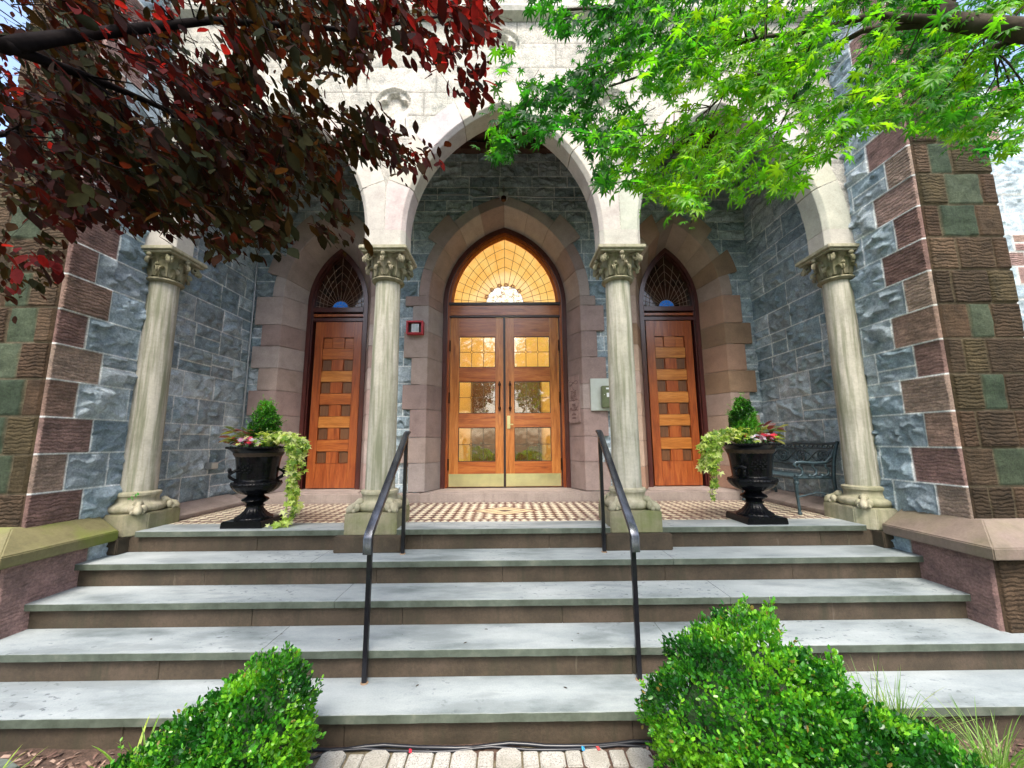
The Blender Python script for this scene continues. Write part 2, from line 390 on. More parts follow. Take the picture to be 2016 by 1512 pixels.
# ================================================================== masonry generator
GR = [(0.30, 0.375, 0.43), (0.34, 0.415, 0.465), (0.24, 0.315, 0.365), (0.39, 0.455, 0.50), (0.30, 0.36, 0.40)]
BR = [(0.31, 0.205, 0.185), (0.25, 0.16, 0.145), (0.34, 0.235, 0.205), (0.27, 0.185, 0.15), (0.22, 0.14, 0.125), (0.29, 0.22, 0.18)]
BR_SHADED = [(0.058, 0.038, 0.024), (0.048, 0.034, 0.022), (0.070, 0.048, 0.030), (0.056, 0.044, 0.024)]  # brownstone of the front faces, tree shade painted into its colour
GN_SHADED = [(0.045, 0.060, 0.038), (0.036, 0.052, 0.034), (0.055, 0.070, 0.046)]  # green front blocks, darkened in colour for the same tree shade
def courses(H, hs, rng, res):
    ys = [0.0]
    while ys[-1] < H - 1e-6:
        h = rng.choice(hs); y = ys[-1] + h
        if H - y < min(hs) * 0.7: y = H
        ys.append(min(H, round(y / res) * res) if y < H else H)
    return ys
def ashlar(W, H, rng, res, hs, wmin, wmax, psplit=0.3, start=None, end=None, kind0='g', endk=None):
    """random coursed ashlar; returns blocks (x0,x1,y0,y1,kind)"""
    B = []; ys = courses(H, hs, rng, res)
    for ci in range(len(ys) - 1):
        y0, y1 = ys[ci], ys[ci + 1]; x = 0.0; xe = W
        if start:
            w, k = start(ci, rng); B.append((0, w, y0, y1, k)); x = w
        if end:
            for w, k in end(ci, rng)[::-1]:
                B.append((xe - w, xe, y0, y1, k)); xe -= w
        while x < xe - 1e-6:
            w = rng.uniform(wmin, wmax); x2 = x + w
            if xe - x2 < wmin * 0.7: x2 = xe
            x2 = min(xe, x2)
            k = kind0 if isinstance(kind0, str) else kind0(ci, x, rng)
            if y1 - y0 > 0.2 and rng.random() < psplit:
                ym = y0 + (y1 - y0) * rng.choice((0.4, 0.5, 0.6))
                if rng.random() < 0.5: B += [(x, x2, y0, ym, k), (x, x2, ym, y1, k)]
                else:
                    xm = x + (x2 - x) * rng.uniform(0.35, 0.65); B += [(x, xm, y0, ym, k), (xm, x2, y0, ym, k), (x, x2, ym, y1, k)]
            else: B.append((x, x2, y0, y1, k))
            x = x2
    return B
def stone_wall(name, parent, O, u, v, n, W, H, blocks, res=0.012, mask=None, mort=(0.70, 0.74, 0.75), seed=0, amp=1.0, mh=0.020, mat=None, carve=None, label=None):
    rng = random.Random(seed * 31 + 5)
    nx = int(round(W / res)) + 1; ny = int(round(H / res)) + 1
    xs = np.linspace(0, W, nx); ys = np.linspace(0, H, ny); X, Y = np.meshgrid(xs, ys)
    h = np.full((ny, nx), mh); col = np.zeros((ny, nx, 3)); col[:] = mort; kd = np.zeros((ny, nx))
    lim = lambda a, lo, hi: max(lo, min(hi, a))
    for bi, (x0, x1, y0, y1, k) in enumerate(blocks):
        i0 = lim(int(round(x0 / res)) + 1, 1, nx - 1); i1 = lim(int(round(x1 / res)), 1, nx - 1)
        j0 = lim(int(round(y0 / res)) + 1, 1, ny - 1); j1 = lim(int(round(y1 / res)), 1, ny - 1)
        if i1 <= i0 or j1 <= j0: continue
        xx = X[j0:j1, i0:i1]; yy = Y[j0:j1, i0:i1]
        d = np.minimum(np.minimum(xx - x0, x1 - xx), np.minimum(yy - y0, y1 - yy))
        if k == 'g':
            # broken facets: every point takes the tilted plane of its nearest seed
            nf = max(4, int((x1 - x0) * (y1 - y0) * rng.uniform(90, 220)))
            wx = xx + 0.05 * (fbm(xx * 11, yy * 11, bi, 3) - 0.5) * 2; wy = yy + 0.05 * (fbm(xx * 11 + 40, yy * 11, bi + 7, 3) - 0.5) * 2
            best = np.full(xx.shape, 9.0); hh = np.zeros(xx.shape); mid = 0.034 + rng.uniform(-0.008, 0.010)
            for q in range(nf):
                px = rng.uniform(x0, x1); py = rng.uniform(y0, y1); dd = (wx - px) ** 2 + ((wy - py) * 1.7) ** 2
                a = rng.gauss(0, 0.30); b_ = rng.gauss(-0.08, 0.44); o_ = rng.uniform(-0.014, 0.014)
                pl_ = mid + o_ + (xx - px) * a + (yy - py) * b_; mm = dd < best; hh = np.where(mm, pl_, hh); best = np.where(mm, dd, best)
            dome = np.clip(d / 0.07, 0, 1) ** 0.6; hh = hh * (0.45 + 0.55 * dome)
            hh = np.clip(hh, 0.020, 0.070) + 0.014 * (fbm(xx * 30, yy * 36, bi, 3) - 0.5)
            hh = np.minimum(hh * amp, mh - 0.004 + np.clip(d - 0.006, 0, 1) * 1.1); c = np.array(rng.choice(GR)) * rng.uniform(0.85, 1.18); kk = 0
        elif k in 'bo':
            hh = 0.016 + rng.uniform(-0.002, 0.010) + 0.016 * (fbm(xx * 6, yy * 6, bi, 3) - 0.5)
            ph = yy * 235 + 16 * vnoise(xx * 7, yy * 7, bi) + 3 * vnoise(xx * 30, yy * 30, bi)
            hh = hh + 0.010 * (fbm(xx * 22, yy * 40, bi, 2) - 0.5) * np.clip((d - 0.012) * 60, 0, 1)
            hh = np.minimum(hh, mh + d * 1.3 + 0.003); c = np.array(rng.choice(BR if k == 'b' else BR_SHADED)) * rng.uniform(0.8, 1.2); kk = rng.choice((0.62, 0.72, 0.8, 0.9, 1.0))
        elif k == 'n':
            hh = np.minimum(0.010 + rng.uniform(0, 0.012) + 0.030 * (fbm(xx * 9, yy * 9, bi, 4) - 0.4), mh + d * 1.6 + 0.003); c = np.array(rng.choice(GN_SHADED)) * rng.uniform(0.85, 1.2); kk = 0
        elif k == 's':
            hh = np.minimum(0.006 + 0.001 * fbm(xx * 12, yy * 12, bi, 2), mh + d * 1.0 + 0.002); c = np.array((0.42, 0.405, 0.36)) * rng.uniform(0.88, 1.07); kk = 0
        h[j0:j1, i0:i1] = hh; col[j0:j1, i0:i1] = c; kd[j0:j1, i0:i1] = kk
    h[0, :] = 0; h[-1, :] = 0; h[:, 0] = 0; h[:, -1] = 0
    col[:, 0] = col[:, 1]; col[:, -1] = col[:, -2]
    if carve is not None: h, col = carve(X, Y, h, col)
    P = np.array(O)[None, None] + X[..., None] * np.array(u) + Y[..., None] * np.array(v) + h[..., None] * np.array(n)
    idx = np.arange(nx * ny).reshape(ny, nx)
    a, b, c_, d_ = idx[:-1, :-1], idx[:-1, 1:], idx[1:, 1:], idx[1:, :-1]
    F = np.stack([a, b, c_, d_], -1).reshape(-1, 4)
    if np.dot(np.cross(u, v), n) < 0: F = F[:, ::-1]
    if mask is not None:
        mk = mask(X, Y); mf = (mk[:-1, :-1] | mk[:-1, 1:] | mk[1:, 1:] | mk[1:, :-1]).reshape(-1); F = F[~mf]
        used = np.zeros(nx * ny, bool); used[F.ravel()] = True; remap = np.cumsum(used) - 1
        P = P.reshape(-1, 3)[used]; F = remap[F]; col = col.reshape(-1, 3)[used]; kd = kd.reshape(-1)[used]
    o = np_mesh(name, P.reshape(-1, 3), F, mat or MAT['stone'], parent, col.reshape(-1, 3), kd.reshape(-1), smooth=True)
    if label: o["label"] = label
    return o

# pointed-arch path : half arch with jamb; returns fn(t,off)->(x,z); t in metres of jamb then 0..1 of arc
class Arch:
    def __init__(s, half, apex_h, z0, zb, xc=0.0):
        s.a = half; s.c = (apex_h ** 2 - half ** 2) / (2 * half); s.R = half + s.c; s.z0 = z0; s.zb = zb; s.xc = xc
    def pt(s, side, t, off, clip=True):
        """t<=0 : jamb height above zb given by -t.. ; use jamb() instead"""
        r = s.R + off; th = t * acos(max(-1, min(1, s.c / r)))
        return (s.xc + side * (-s.c + r * cos(th)), s.z0 + r * sin(th))
    def jamb(s, side, z, off): return (s.xc + side * (s.a + off), z)
    def inside(s, X, Z, off):
        r = s.R + off; dx = np.abs(X - s.xc)
        return (Z < s.z0) & (dx < s.a + off) | (Z >= s.z0) & ((dx + s.c) ** 2 + (Z - s.z0) ** 2 < r * r)
    def outline(s, off, n=14, zb=None):
        zb = s.zb if zb is None else zb; L = [s.jamb(1, zb, off)] if zb < s.z0 else []
        L += [s.pt(1, i / n, off) for i in range(n + 1)]
        return L + [s.pt(-1, i / n, off) for i in range(n - 1, -1, -1)] + ([s.jamb(-1, zb, off)] if zb < s.z0 else [])

def ring_blocks(mb_or_list, A, side, prof_fn, cuts, gap=0.0025, sub=4, xlim=None):
    """voussoirs: cuts = [(t0,t1,idx)] ; prof_fn(idx)->[(off,y)...] closed outline"""
    out = []
    for t0, t1, i in cuts:
        prof = prof_fn(i); g = gap / (A.R * 1.2); a, b = t0 + g, (t1 - g if t1 < 0.999 else t1)
        V = []; k = len(prof)
        for q in range(sub + 1):
            t = a + (b - a) * q / sub
            for off, y in prof:
                x, z = A.pt(side, t, off)
                if xlim is not None: x = min(max(x, xlim[0]), xlim[1])
                V.append((x, y, z))
        Fs = [tuple(range(k)), tuple(range((sub + 1) * k - 1, sub * k - 1, -1))]
        for q in range(sub):
            for j in range(k):
                m, n2 = q * k + j, q * k + (j + 1) % k
                Fs.append((m, m + k, n2 + k, n2))
        out.append((V, Fs, i))
    return out
def jamb_blocks(A, side, prof_fn, zs, gap=0.0025):
    out = []
    for i in range(len(zs) - 1):
        prof = prof_fn(i); k = len(prof); z0, z1 = zs[i] + gap, zs[i + 1] - gap
        V = [(*A.jamb(side, z, off)[:1], y, z) for z in (z0, z1) for off, y in prof]
        out.append((V, [tuple(range(k)), tuple(range(2 * k - 1, k - 1, -1))] + [(j, j + k, (j + 1) % k + k, (j + 1) % k) for j in range(k)], i))
    return out
def blocks_mesh(name, blks, mat, parent, colfn, bevel=0.004, rough=0.0):
    bm = bmesh.new(); lay = bm.verts.layers.float_color.new("Col")
    for V, Fs, i in blks:
        c = colfn(i); t = bmesh.new(); vs = [t.verts.new(p) for p in V]
        for f in Fs:
            try: t.faces.new([vs[j] for j in f])
            except Exception: pass
        bmesh.ops.recalc_face_normals(t, faces=t.faces)
        if bevel:
            try: bmesh.ops.bevel(t, geom=[e for e in t.edges if e.is_manifold and e.calc_face_angle(0) > 0.35], offset=bevel, segments=2, affect='EDGES', clamp_overlap=True)
            except Exception: pass
        t.verts.index_update(); m = {}
        for v in t.verts:
            p = v.co.copy(); nv = bm.verts.new(p); nv[lay] = (*c, 1); m[v.index] = nv
        for f in t.faces: bm.faces.new([m[v.index] for v in f.verts])
        t.free()
    me = bpy.data.meshes.new(name); bm.to_mesh(me); bm.free()
    o = link(name, me, mat, parent)
    me.polygons.foreach_set("use_smooth", np.ones(len(me.polygons), dtype=bool)); me.set_sharp_from_angle(angle=radians(28))
    return o

church = thing("church_building", "stone church front with a pale limestone triple arcade, blue-grey rock-faced walls and three pointed doorways", "church", (0, 4.9, 0))
IC = Matrix.Translation((0, -4.9, 0))
class PRoot: pass
# children keep world coordinates: church empty is moved, so use parent-inverse
def adopt(o, root=None):
    r = root or church
    o.parent = r; o.matrix_parent_inverse = Matrix.Translation(-Vector(r.location)) if r.rotation_euler.z == 0 else r.matrix_basis.inverted()
    return o

XW, YB, YF = 3.24, 4.88, 2.77
# --- portals (arris line on the wall face)
AC = Arch(0.97, 1.26, 2.55, 0.10)
ASD = [Arch(0.56, 1.0, 2.55, 0.10, -2.27), Arch(0.56, 1.0, 2.55, 0.10, 2.25)]
rw = random.Random(3)
WB, HB = 2 * XW, 4.92
blk = ashlar(WB, HB, rw, 0.010, (0.16, 0.19, 0.22, 0.25), 0.26, 0.56, 0.2)
def mback(X, Z):
    x = X - XW; m = AC.inside(x, Z, 0.07)
    for a in ASD: m |= a.inside(x, Z, 0.06)
    return m
bw = stone_wall("back_wall", None, (-XW, YB, 0), (1, 0, 0), (0, 0, 1), (0, -1, 0), WB, HB, blk, res=0.010, mask=mback, seed=1, amp=0.8)
adopt(bw)
# --- side walls of the porch / buttress inner faces
def quoin(ci, rng): return (0.336 if ci % 2 == 0 else 0.204, 'b')
for side in (-1, 1):
    rng = random.Random(20 + side); Wd = YB - YF; Hh = 5.62
    L = []; ys = [0.0]; 
    while ys[-1] < Hh - 0.15: ys.append(round((ys[-1] + 0.264) / 0.012) * 0.012)
    ys[-1] = Hh
    for ci in range(len(ys) - 1):
        y0, y1 = ys[ci], ys[ci + 1]; q = 0.336 if (ci + (side > 0)) % 2 == 0 else 0.204
        L.append((0, q, y0, y1, 'b')); x = q
        while x < Wd - 1e-6:
            w = rng.uniform(0.26, 0.58); x2 = x + w
            if Wd - x2 < 0.16: x2 = Wd
            p = 0.14 if x < 0.7 else 0.28
            if rng.random() < p:
                ym = y0 + (y1 - y0) * rng.choice((0.4, 0.5, 0.6)); L += [(x, x2, y0, ym, 'g'), (x, x2, ym, y1, 'g')]
            else: L.append((x, x2, y0, y1, 'g'))
            x = x2
    L = [(a, b, c, d, k) for a, b, c, d, k in L]
    o = stone_wall("side_wall", None, (side * XW, YF, 0.10), (0, 1, 0), (0, 0, 1), (-side, 0, 0), Wd, Hh, L, res=0.010, amp=0.9, seed=30 + side, mort=(0.74, 0.78, 0.78), mh=0.024)
    adopt(o)
    # buttress front
    Wf = 0.60; B2 = []
    for ci in range(len(ys) - 1):
        y0, y1 = ys[ci], ys[ci + 1]; q = 0.204 if (ci + (side > 0)) % 2 == 0 else 0.12
        B2.append((0, q, y0, y1, 'o')); w = rng.choice((0.17, 0.2, 0.24, 0.28))
        if rng.random() < 0.62: B2 += [(q, q + w, y0, y1, 'n'), (q + w, Wf, y0, y1, 'o')]
        else: B2 += [(q, q + w, y0, y1, 'o'), (q + w, Wf, y0, y1, 'o')]
    o = stone_wall("buttress_front", None, (side * XW, YF, 0.10), (side, 0, 0), (0, 0, 1), (0, -1, 0), Wf, Hh, B2, seed=50 + side, mort=(0.09, 0.075, 0.05), mh=0.004)
    adopt(o)
    B3 = ashlar(1.92, Hh, rng, 0.024, (0.264,), 0.2, 0.5, 0.1, kind0=lambda c, x, r: r.choice('oon'))
    o = stone_wall("buttress_side", None, (side * (XW + 0.60), YF, 0.10), (0, 1, 0), (0, 0, 1), (side, 0, 0), 1.92, Hh, B3, res=0.02, seed=55 + side, mort=(0.25, 0.22, 0.2)); adopt(o)
    # facade wall beyond the buttress
    Hf = 6.4 if side > 0 else 4.9; Bf = ashlar(4.2, Hf, rng, 0.02, (0.2, 0.24, 0.28), 0.25, 0.6, 0.2, kind0=lambda c, x, r: 'b' if x < 0.35 or r.random() < 0.12 else 'g')
    o = stone_wall("facade_wall", None, (side * (XW + 0.60), 4.69, -0.9), (side, 0, 0), (0, 0, 1), (0, -1, 0), 4.2, Hf, Bf, res=0.02, amp=0.6, seed=60 + side, mort=(0.5, 0.5, 0.48)); adopt(o)
    # base wall under the ledge
    XB = 3.12; Wb = 0.96; Hb = 0.80
    bb = []; 
    for (y0, y1), row in zip(((0, 0.28), (0.28, 0.80)), (((0, 0.22, 'b'), (0.22, 0.6, 'g'), (0.6, 0.96, 'g')), ((0, 0.50, 'b'), (0.50, 0.96, 'g')))):
        for a, b, k in row: bb.append((a, b, y0, y1, k))
    o = stone_wall("base_wall", None, (side * XB, 2.60, -0.80), (0, 1, 0), (0, 0, 1), (-side, 0, 0), Wb, Hb, bb, seed=70 + side, mort=(0.30, 0.30, 0.27), mh=0.010, amp=0.6); adopt(o)
    bf = [(0, .2, 0, .28, 'o'), (.2, .62, 0, .28, 'n'), (.62, 1.2, 0, .28, 'o'), (0, .26, .28, .8, 'o'), (.26, .7, .28, .8, 'n'), (.7, 1.2, .28, .8, 'o')]
    o = stone_wall("base_front", None, (side * XB, 2.60, -0.80), (side, 0, 0), (0, 0, 1), (0, -1, 0), 1.2, Hb, bf, seed=75 + side, mort=(0.13, 0.12, 0.09)); adopt(o)
    # weathered ledge : sloped coping round the corner
    mb = MB(); xi, xo = 3.04, 3.26; yi, yo = 2.52, 2.80
    sec = [(0.0, -0.055), (0.0, 0.018), (0.025, 0.03), (0.20, 0.15), (0.26, 0.15), (0.26, -0.055)]   # (inset from outer face, z)
    pts = []
    for k, (yy, cut) in enumerate(((3.255, 0), (None, 1), (None, 2))):
        for d, z in sec:
            if k == 0: pts.append((side * (xi + d), 3.255, z))
            elif k == 1: pts.append((side * (xi + d), yi + d, z))
            else: pts.append((side * 4.35, yi + d, z))
    ns = len(sec); fs = [tuple(range(ns))]
    for k in range(2):
        for j in range(ns):
            a, b = k * ns + j, k * ns + (j + 1) % ns; fs.append((a, b, b + ns, a + ns))
    fs.append(tuple(range(3 * ns - 1, 2 * ns - 1, -1)))
    mb.add(pts, fs); o = mb.build("ledge", MAT['ledge_moss'] if side < 0 else MAT['ledge'], bevel=0.006)
    if side < 0: o["label"] = "moss-covered sloping ledge"
    adopt(o)
    # low skirting slab along the porch side wall
    mb = MB(); mb.prism([(side * 3.26, 0.0), (side * 2.98, 0.0), (side * 2.98, 0.035), (side * 3.19, 0.115), (side * 3.26, 0.115)], 'y', 3.72, 4.69)
    adopt(mb.build("skirting_slab", MAT['sill'], bevel=0.004))
    # core behind the skins keeps light out
    mb = MB(); mb.box(min(side * 3.30, side * 3.78), max(side * 3.30, side * 3.78), 2.84, 6.0, -0.8, 5.66); 
    mb.box(min(side * 3.2, side * 4.3), max(side * 3.2, side * 4.3), 2.67, 4.6, -0.8, -0.08)
    adopt(mb.build("wall_core", MAT['limestone']))
    mb = MB(); a, b = sorted((side * 3.84, side * 8.04)); mb.box(a, b, 4.75, 6.0, -0.9, Hf - 0.92); adopt(mb.build("wall_core", MAT['ceiling']))
    # sloped buttress cap
    mb = MB(); a, b = sorted((side * 3.2, side * 3.88)); mb.prism([(2.72, 5.70), (2.72, 5.78), (3.3, 6.3), (4.9, 6.3), (4.9, 5.70)], 'x', a, b); adopt(mb.build("buttress_cap", MAT['ledge'], bevel=0.006))

# --- dressed brownstone door surrounds
BP = [(0.335, 0.26, 0.24), (0.29, 0.215, 0.20), (0.37, 0.305, 0.285), (0.315, 0.25, 0.225), (0.36, 0.31, 0.295)]
def surround(A, wlong, wshort, rout, big, ydeep, inoff, seed, right_rough=False):
    rng = random.Random(seed); zs = [0.10]
    while zs[-1] < A.z0 - 0.2: zs.append(zs[-1] + rng.choice((0.28, 0.31, 0.34)))
    zs[-1] = A.z0 if A.z0 - zs[-1] < 0.1 else zs[-1]
    if zs[-1] < A.z0: zs.append(A.z0)
    P = 0.062; blks = []
    for side in (-1, 1):
        def pf(i, P=P):
            w = (wlong if (i + (side > 0)) % 2 else wshort) if i < 100 else rout + (0.13 if (i - 100) in big else 0)
            yf = YB - P
            return [(w, YB + 0.08), (w, yf), (0.0, yf), (-inoff, ydeep), (-inoff, ydeep + 0.12), (w * 0.5, ydeep + 0.12)]
        blks += jamb_blocks(A, side, pf, zs)
        n = 5; cuts = [(i / n, (i + 1) / n, 100 + i) for i in range(n)]
        blks += ring_blocks(None, A, side, pf, cuts, sub=5)
    def cf(i):
        c = rng.choice(BP); f = rng.uniform(0.9, 1.1)
        if right_rough: c = rng.choice([(0.36, 0.27, 0.23), (0.34, 0.21, 0.15), (0.26, 0.17, 0.11), (0.38, 0.28, 0.22)])
        return tuple(q * f for q in c)
    o = blocks_mesh("door_surround", blks, MAT['brown'], None, cf); adopt(o)
    # mortar core
    mb = MB()
    for side in (-1, 1):
        for (z0, z1) in ((0.1, A.z0),):
            V = [];
            for z in (z0, z1):
                for off, y in ((0.1, YB + 0.06), (0.1, YB - P + 0.006), (0.006, YB - P + 0.006), (-inoff + 0.006, ydeep), (0.1, ydeep + 0.1)): V.append((A.jamb(side, z, off)[0], y, z))
            mb.add(V, [(0, 1, 2, 3, 4), (9, 8, 7, 6, 5)] + [(j, j + 5, (j + 1) % 5 + 5, (j + 1) % 5) for j in range(5)])
        for V, F, i in ring_blocks(None, A, side, lambda i: [(rout - 0.01, YB + 0.06), (rout - 0.01, YB - P + 0.006), (0.006, YB - P + 0.006), (-inoff + 0.006, ydeep), (0.1, ydeep + 0.1)], [(0, 1, 0)], gap=0, sub=16): mb.add(V, F)
    adopt(mb.build("mortar_bed", MAT['sill']))
    return o
surround(AC, 0.30, 0.20, 0.13, (2,), 5.15, 0.135, 5)
surround(ASD[0], 0.34, 0.24, 0.14, (1, 3), 5.15, 0.155, 6)
o = surround(ASD[1], 0.34, 0.24, 0.14, (1, 3), 5.15, 0.155, 8, True); o["label"] = "stained and weather-worn door surround"

# --- step, sills, porch floor
mb = MB(); zt = 0.094
mb.box(-XW, -1.0, 4.70, 5.4, -0.02, zt); mb.box(-1.0, 0.4, 4.70, 5.4, -0.02, zt); mb.box(0.4, XW, 4.70, 5.4, -0.02, zt)
adopt(mb.build("door_step", MAT['sill'], bevel=0.006))
for A, hw in ((AC, 0.80), (ASD[0], 0.42), (ASD[1], 0.42)):
    mb = MB(); mb.prism([(A.xc - hw, 5.3), (A.xc + hw, 5.3), (A.xc + hw + 0.1, 4.80), (A.xc - hw - 0.1, 4.80)], 'z', zt - 0.02, zt + 0.008)
    adopt(mb.build("door_sill", MAT['sill'], bevel=0.003))
def tile_mat():
    m = Mat("encaustic_tiles"); x, y, z = m.sep()
    def chk(s, rot):
        ck = m.n.new("ShaderNodeTexChecker"); ck.inputs["Scale"].default_value = 1 / s
        m.l.new(m.mapped((1, 1, 0), (0, 0, rot), (0.0, 0.0, 0.5)), ck.inputs["Vector"]); ck.inputs[1].default_value = (0, 0, 0, 1); ck.inputs[2].default_value = (1, 1, 1, 1)
        return ck.outputs["Fac"]
    a = chk(0.068, pi / 4); b = chk(0.05, pi / 4)
    brd = m.math('ADD', m.math('LESS_THAN', y, 3.68), m.math('GREATER_THAN', y, 4.60))
    ax = m.math('ABSOLUTE', x); brd = m.math('ADD', brd, m.math('GREATER_THAN', ax, 2.86)); brd = m.math('MINIMUM', brd, 1.0)
    f = m.mix(brd, a, b)
    mar = m.ramp(m.noise(14, 3), [(0.3, (0.075, 0.028, 0.022)), (0.7, (0.14, 0.05, 0.04))]); cr = m.ramp(m.noise(17, 3), [(0.3, (0.56, 0.52, 0.38)), (0.7, (0.74, 0.70, 0.55))])
    c = m.mix(f, mar, cr)
    def band(v, lo, hi): return m.math('MULTIPLY', m.math('GREATER_THAN', v, lo), m.math('LESS_THAN', v, hi))
    ln = m.math('ADD', band(y, 3.68, 3.70), band(y, 4.58, 4.60)); ln = m.math('ADD', ln, band(y, 3.55, 3.575)); ln = m.math('ADD', ln, band(y, 4.67, 4.70)); ln = m.math('MINIMUM', ln, 1.0)
    c = m.mix(ln, c, (0.10, 0.05, 0.055))
    # medallion diamond
    d = m.math('ADD', m.math('MULTIPLY', ax, 0.7), m.math('MULTIPLY', m.math('ABSOLUTE', m.math('SUBTRACT', y, 4.12)), 1.0))
    c = m.mix(m.math('LESS_THAN', d, 0.25), c, (0.17, 0.065, 0.05)); c = m.mix(m.math('LESS_THAN', d, 0.215), c, (0.60, 0.52, 0.32))
    c = m.mix(band(d, 0.13, 0.15), c, (0.17, 0.065, 0.05)); c = m.mix(m.math('LESS_THAN', d, 0.06), c, (0.10, 0.05, 0.05))
    return m.set(c, 0.45, m.bump(f, 0.1, 0.001))
MAT['tile'] = tile_mat()
me = MB(); me.box(-XW, XW, 3.56, 4.72, -0.12, -0.002); fl = me.build("porch_floor", MAT['tile']); tag(fl, kind="structure")

# --- steps : bluestone treads on brownstone risers
TT = 0.043; D0, TR = 3.295, 0.2755
steps = thing("entrance_steps", "wide flight of bluestone treads on brownstone risers leading up to the church doors", "steps", (0, 2.2, -0.8))
ZL = [0.0, -0.165, -0.33, -0.495, -0.66]
HWD = [2.955, 3.13, 3.13, 3.30, 3.9]
for k in range(5):
    yn = D0 - k * TR; z = ZL[k]; back = 3.575 if k == 0 else yn + TR + 0.06
    segs = [(-2.955, -1.255), (-0.865, 0.865), (1.255, 2.955)] if k == 0 else [(-HWD[k], -1.1 - 0.3 * (k % 2)), (-1.1 - 0.3 * (k % 2), 1.0 + 0.25 * (k % 3)), (1.0 + 0.25 * (k % 3), HWD[k])]
    for a, b in segs:
        mb = MB(); nseg = max(4, int((b - a) / 0.05)); rr = random.Random(int(a * 100) + k)
        # slightly irregular quarry edge
        top = []; V = []; F = []
        for i in range(nseg + 1):
            x = a + 0.0015 + (b - a - 0.003) * i / nseg; j = 0.0035 * (rr.random() - 0.5)
            V += [(x, yn + j, z - 0.003), (x, yn + 0.003 + j, z), (x, back, z), (x, back, z - TT), (x, yn + 0.004 * rr.random(), z - TT)]
        for i in range(nseg):
            for q in range(5):
                F.append((i * 5 + q, i * 5 + (q + 1) % 5, (i + 1) * 5 + (q + 1) % 5, (i + 1) * 5 + q))
        F += [(0, 1, 2, 3, 4), tuple(nseg * 5 + q for q in (4, 3, 2, 1, 0))]
        mb.add(V, F); o = mb.build("tread", MAT['blue']); adopt(o, steps)
    zb = ZL[k + 1] if k < 4 else -0.86
    mb = MB(); yr = yn + 0.038; x = -HWD[k] if k else -3.12
    while x < (HWD[k] if k else 3.12) - 0.01:
        x2 = min(x + random.uniform(0.9, 1.6), HWD[k] if k else 3.12)
        mb.box(x + 0.001, x2 - 0.001, yr, yr + 0.14, zb, z - TT); x = x2
    adopt(mb.build("riser", MAT['riser'], bevel=0.002), steps)
mb = MB(); mb.box(-3.1, 3.1, 3.40, 4.7, -0.8, -0.10)
for k in range(1, 5): mb.box(-HWD[k] + 0.02, HWD[k] - 0.02, D0 - k * TR + 0.17, D0 - (k - 1) * TR + 0.1, -0.8, ZL[k] - TT - 0.001)
adopt(mb.build("step_core", MAT['riser']), steps)

# --- columns
def leaf_scroll(mb, ang, r0, z0, z1, reach, w, drop, c):
    """acanthus leaf : ribbed strip climbing the bell then curling out and down"""
    n = 12; V = []; F = []; ca, sa = cos(ang), sin(ang); m = 5
    for i in range(n + 1):
        t = i / n
        if t < 0.55: rr = r0 + 0.02 * (t / 0.55); z = z0 + (z1 - z0) * (t / 0.55)
        else:
            q = (t - 0.55) / 0.45 * pi * 1.15; rr = r0 + 0.02 + reach * 0.5 * (1 - cos(q)); z = z1 + drop * sin(q) * 0.7 - (drop * 0.9 * max(0, (q - pi * 0.5)) / (pi * 0.65))
        ww = w * (0.55 + 0.6 * sin(pi * min(1, t * 1.15)) ) * (1 - 0.55 * max(0, t - 0.6) / 0.4)
        for k in range(m):
            s = (k / (m - 1) - 0.5) * 2; rib = 0.012 * (1 - abs(s)) + (0.006 if k % 2 == 0 else -0.004)
            px, py = (rr + rib), s * ww * 0.5
            V.append((c[0] + ca * px - sa * py, c[1] + sa * px + ca * py, c[2] + z))
    for i in range(n):
        for k in range(m - 1):
            a = i * m + k; F.append((a, a + 1, a + m + 1, a + m))
    nb = len(V); cen = Vector(c)
    V2 = []
    for v in V:
        d = Vector((v[0] - c[0], v[1] - c[1], 0)); d = d.normalized() if d.length > 0 else d
        V2.append((v[0] - d.x * 0.016, v[1] - d.y * 0.016, v[2] - 0.006))
    F2 = [tuple(j + nb for j in f)[::-1] for f in F]
    ed = []
    for i in range(n): ed.append((i * m, i * m + m, i * m + m + nb, i * m + nb)); ed.append((i * m + m - 1, i * m + m - 1 + nb, i * m + 2 * m - 1 + nb, i * m + 2 * m - 1))
    for k in range(m - 1): ed.append((n * m + k, n * m + k + 1, n * m + k + 1 + nb, n * m + k + nb))
    mb.add(V + V2, F + F2 + ed)
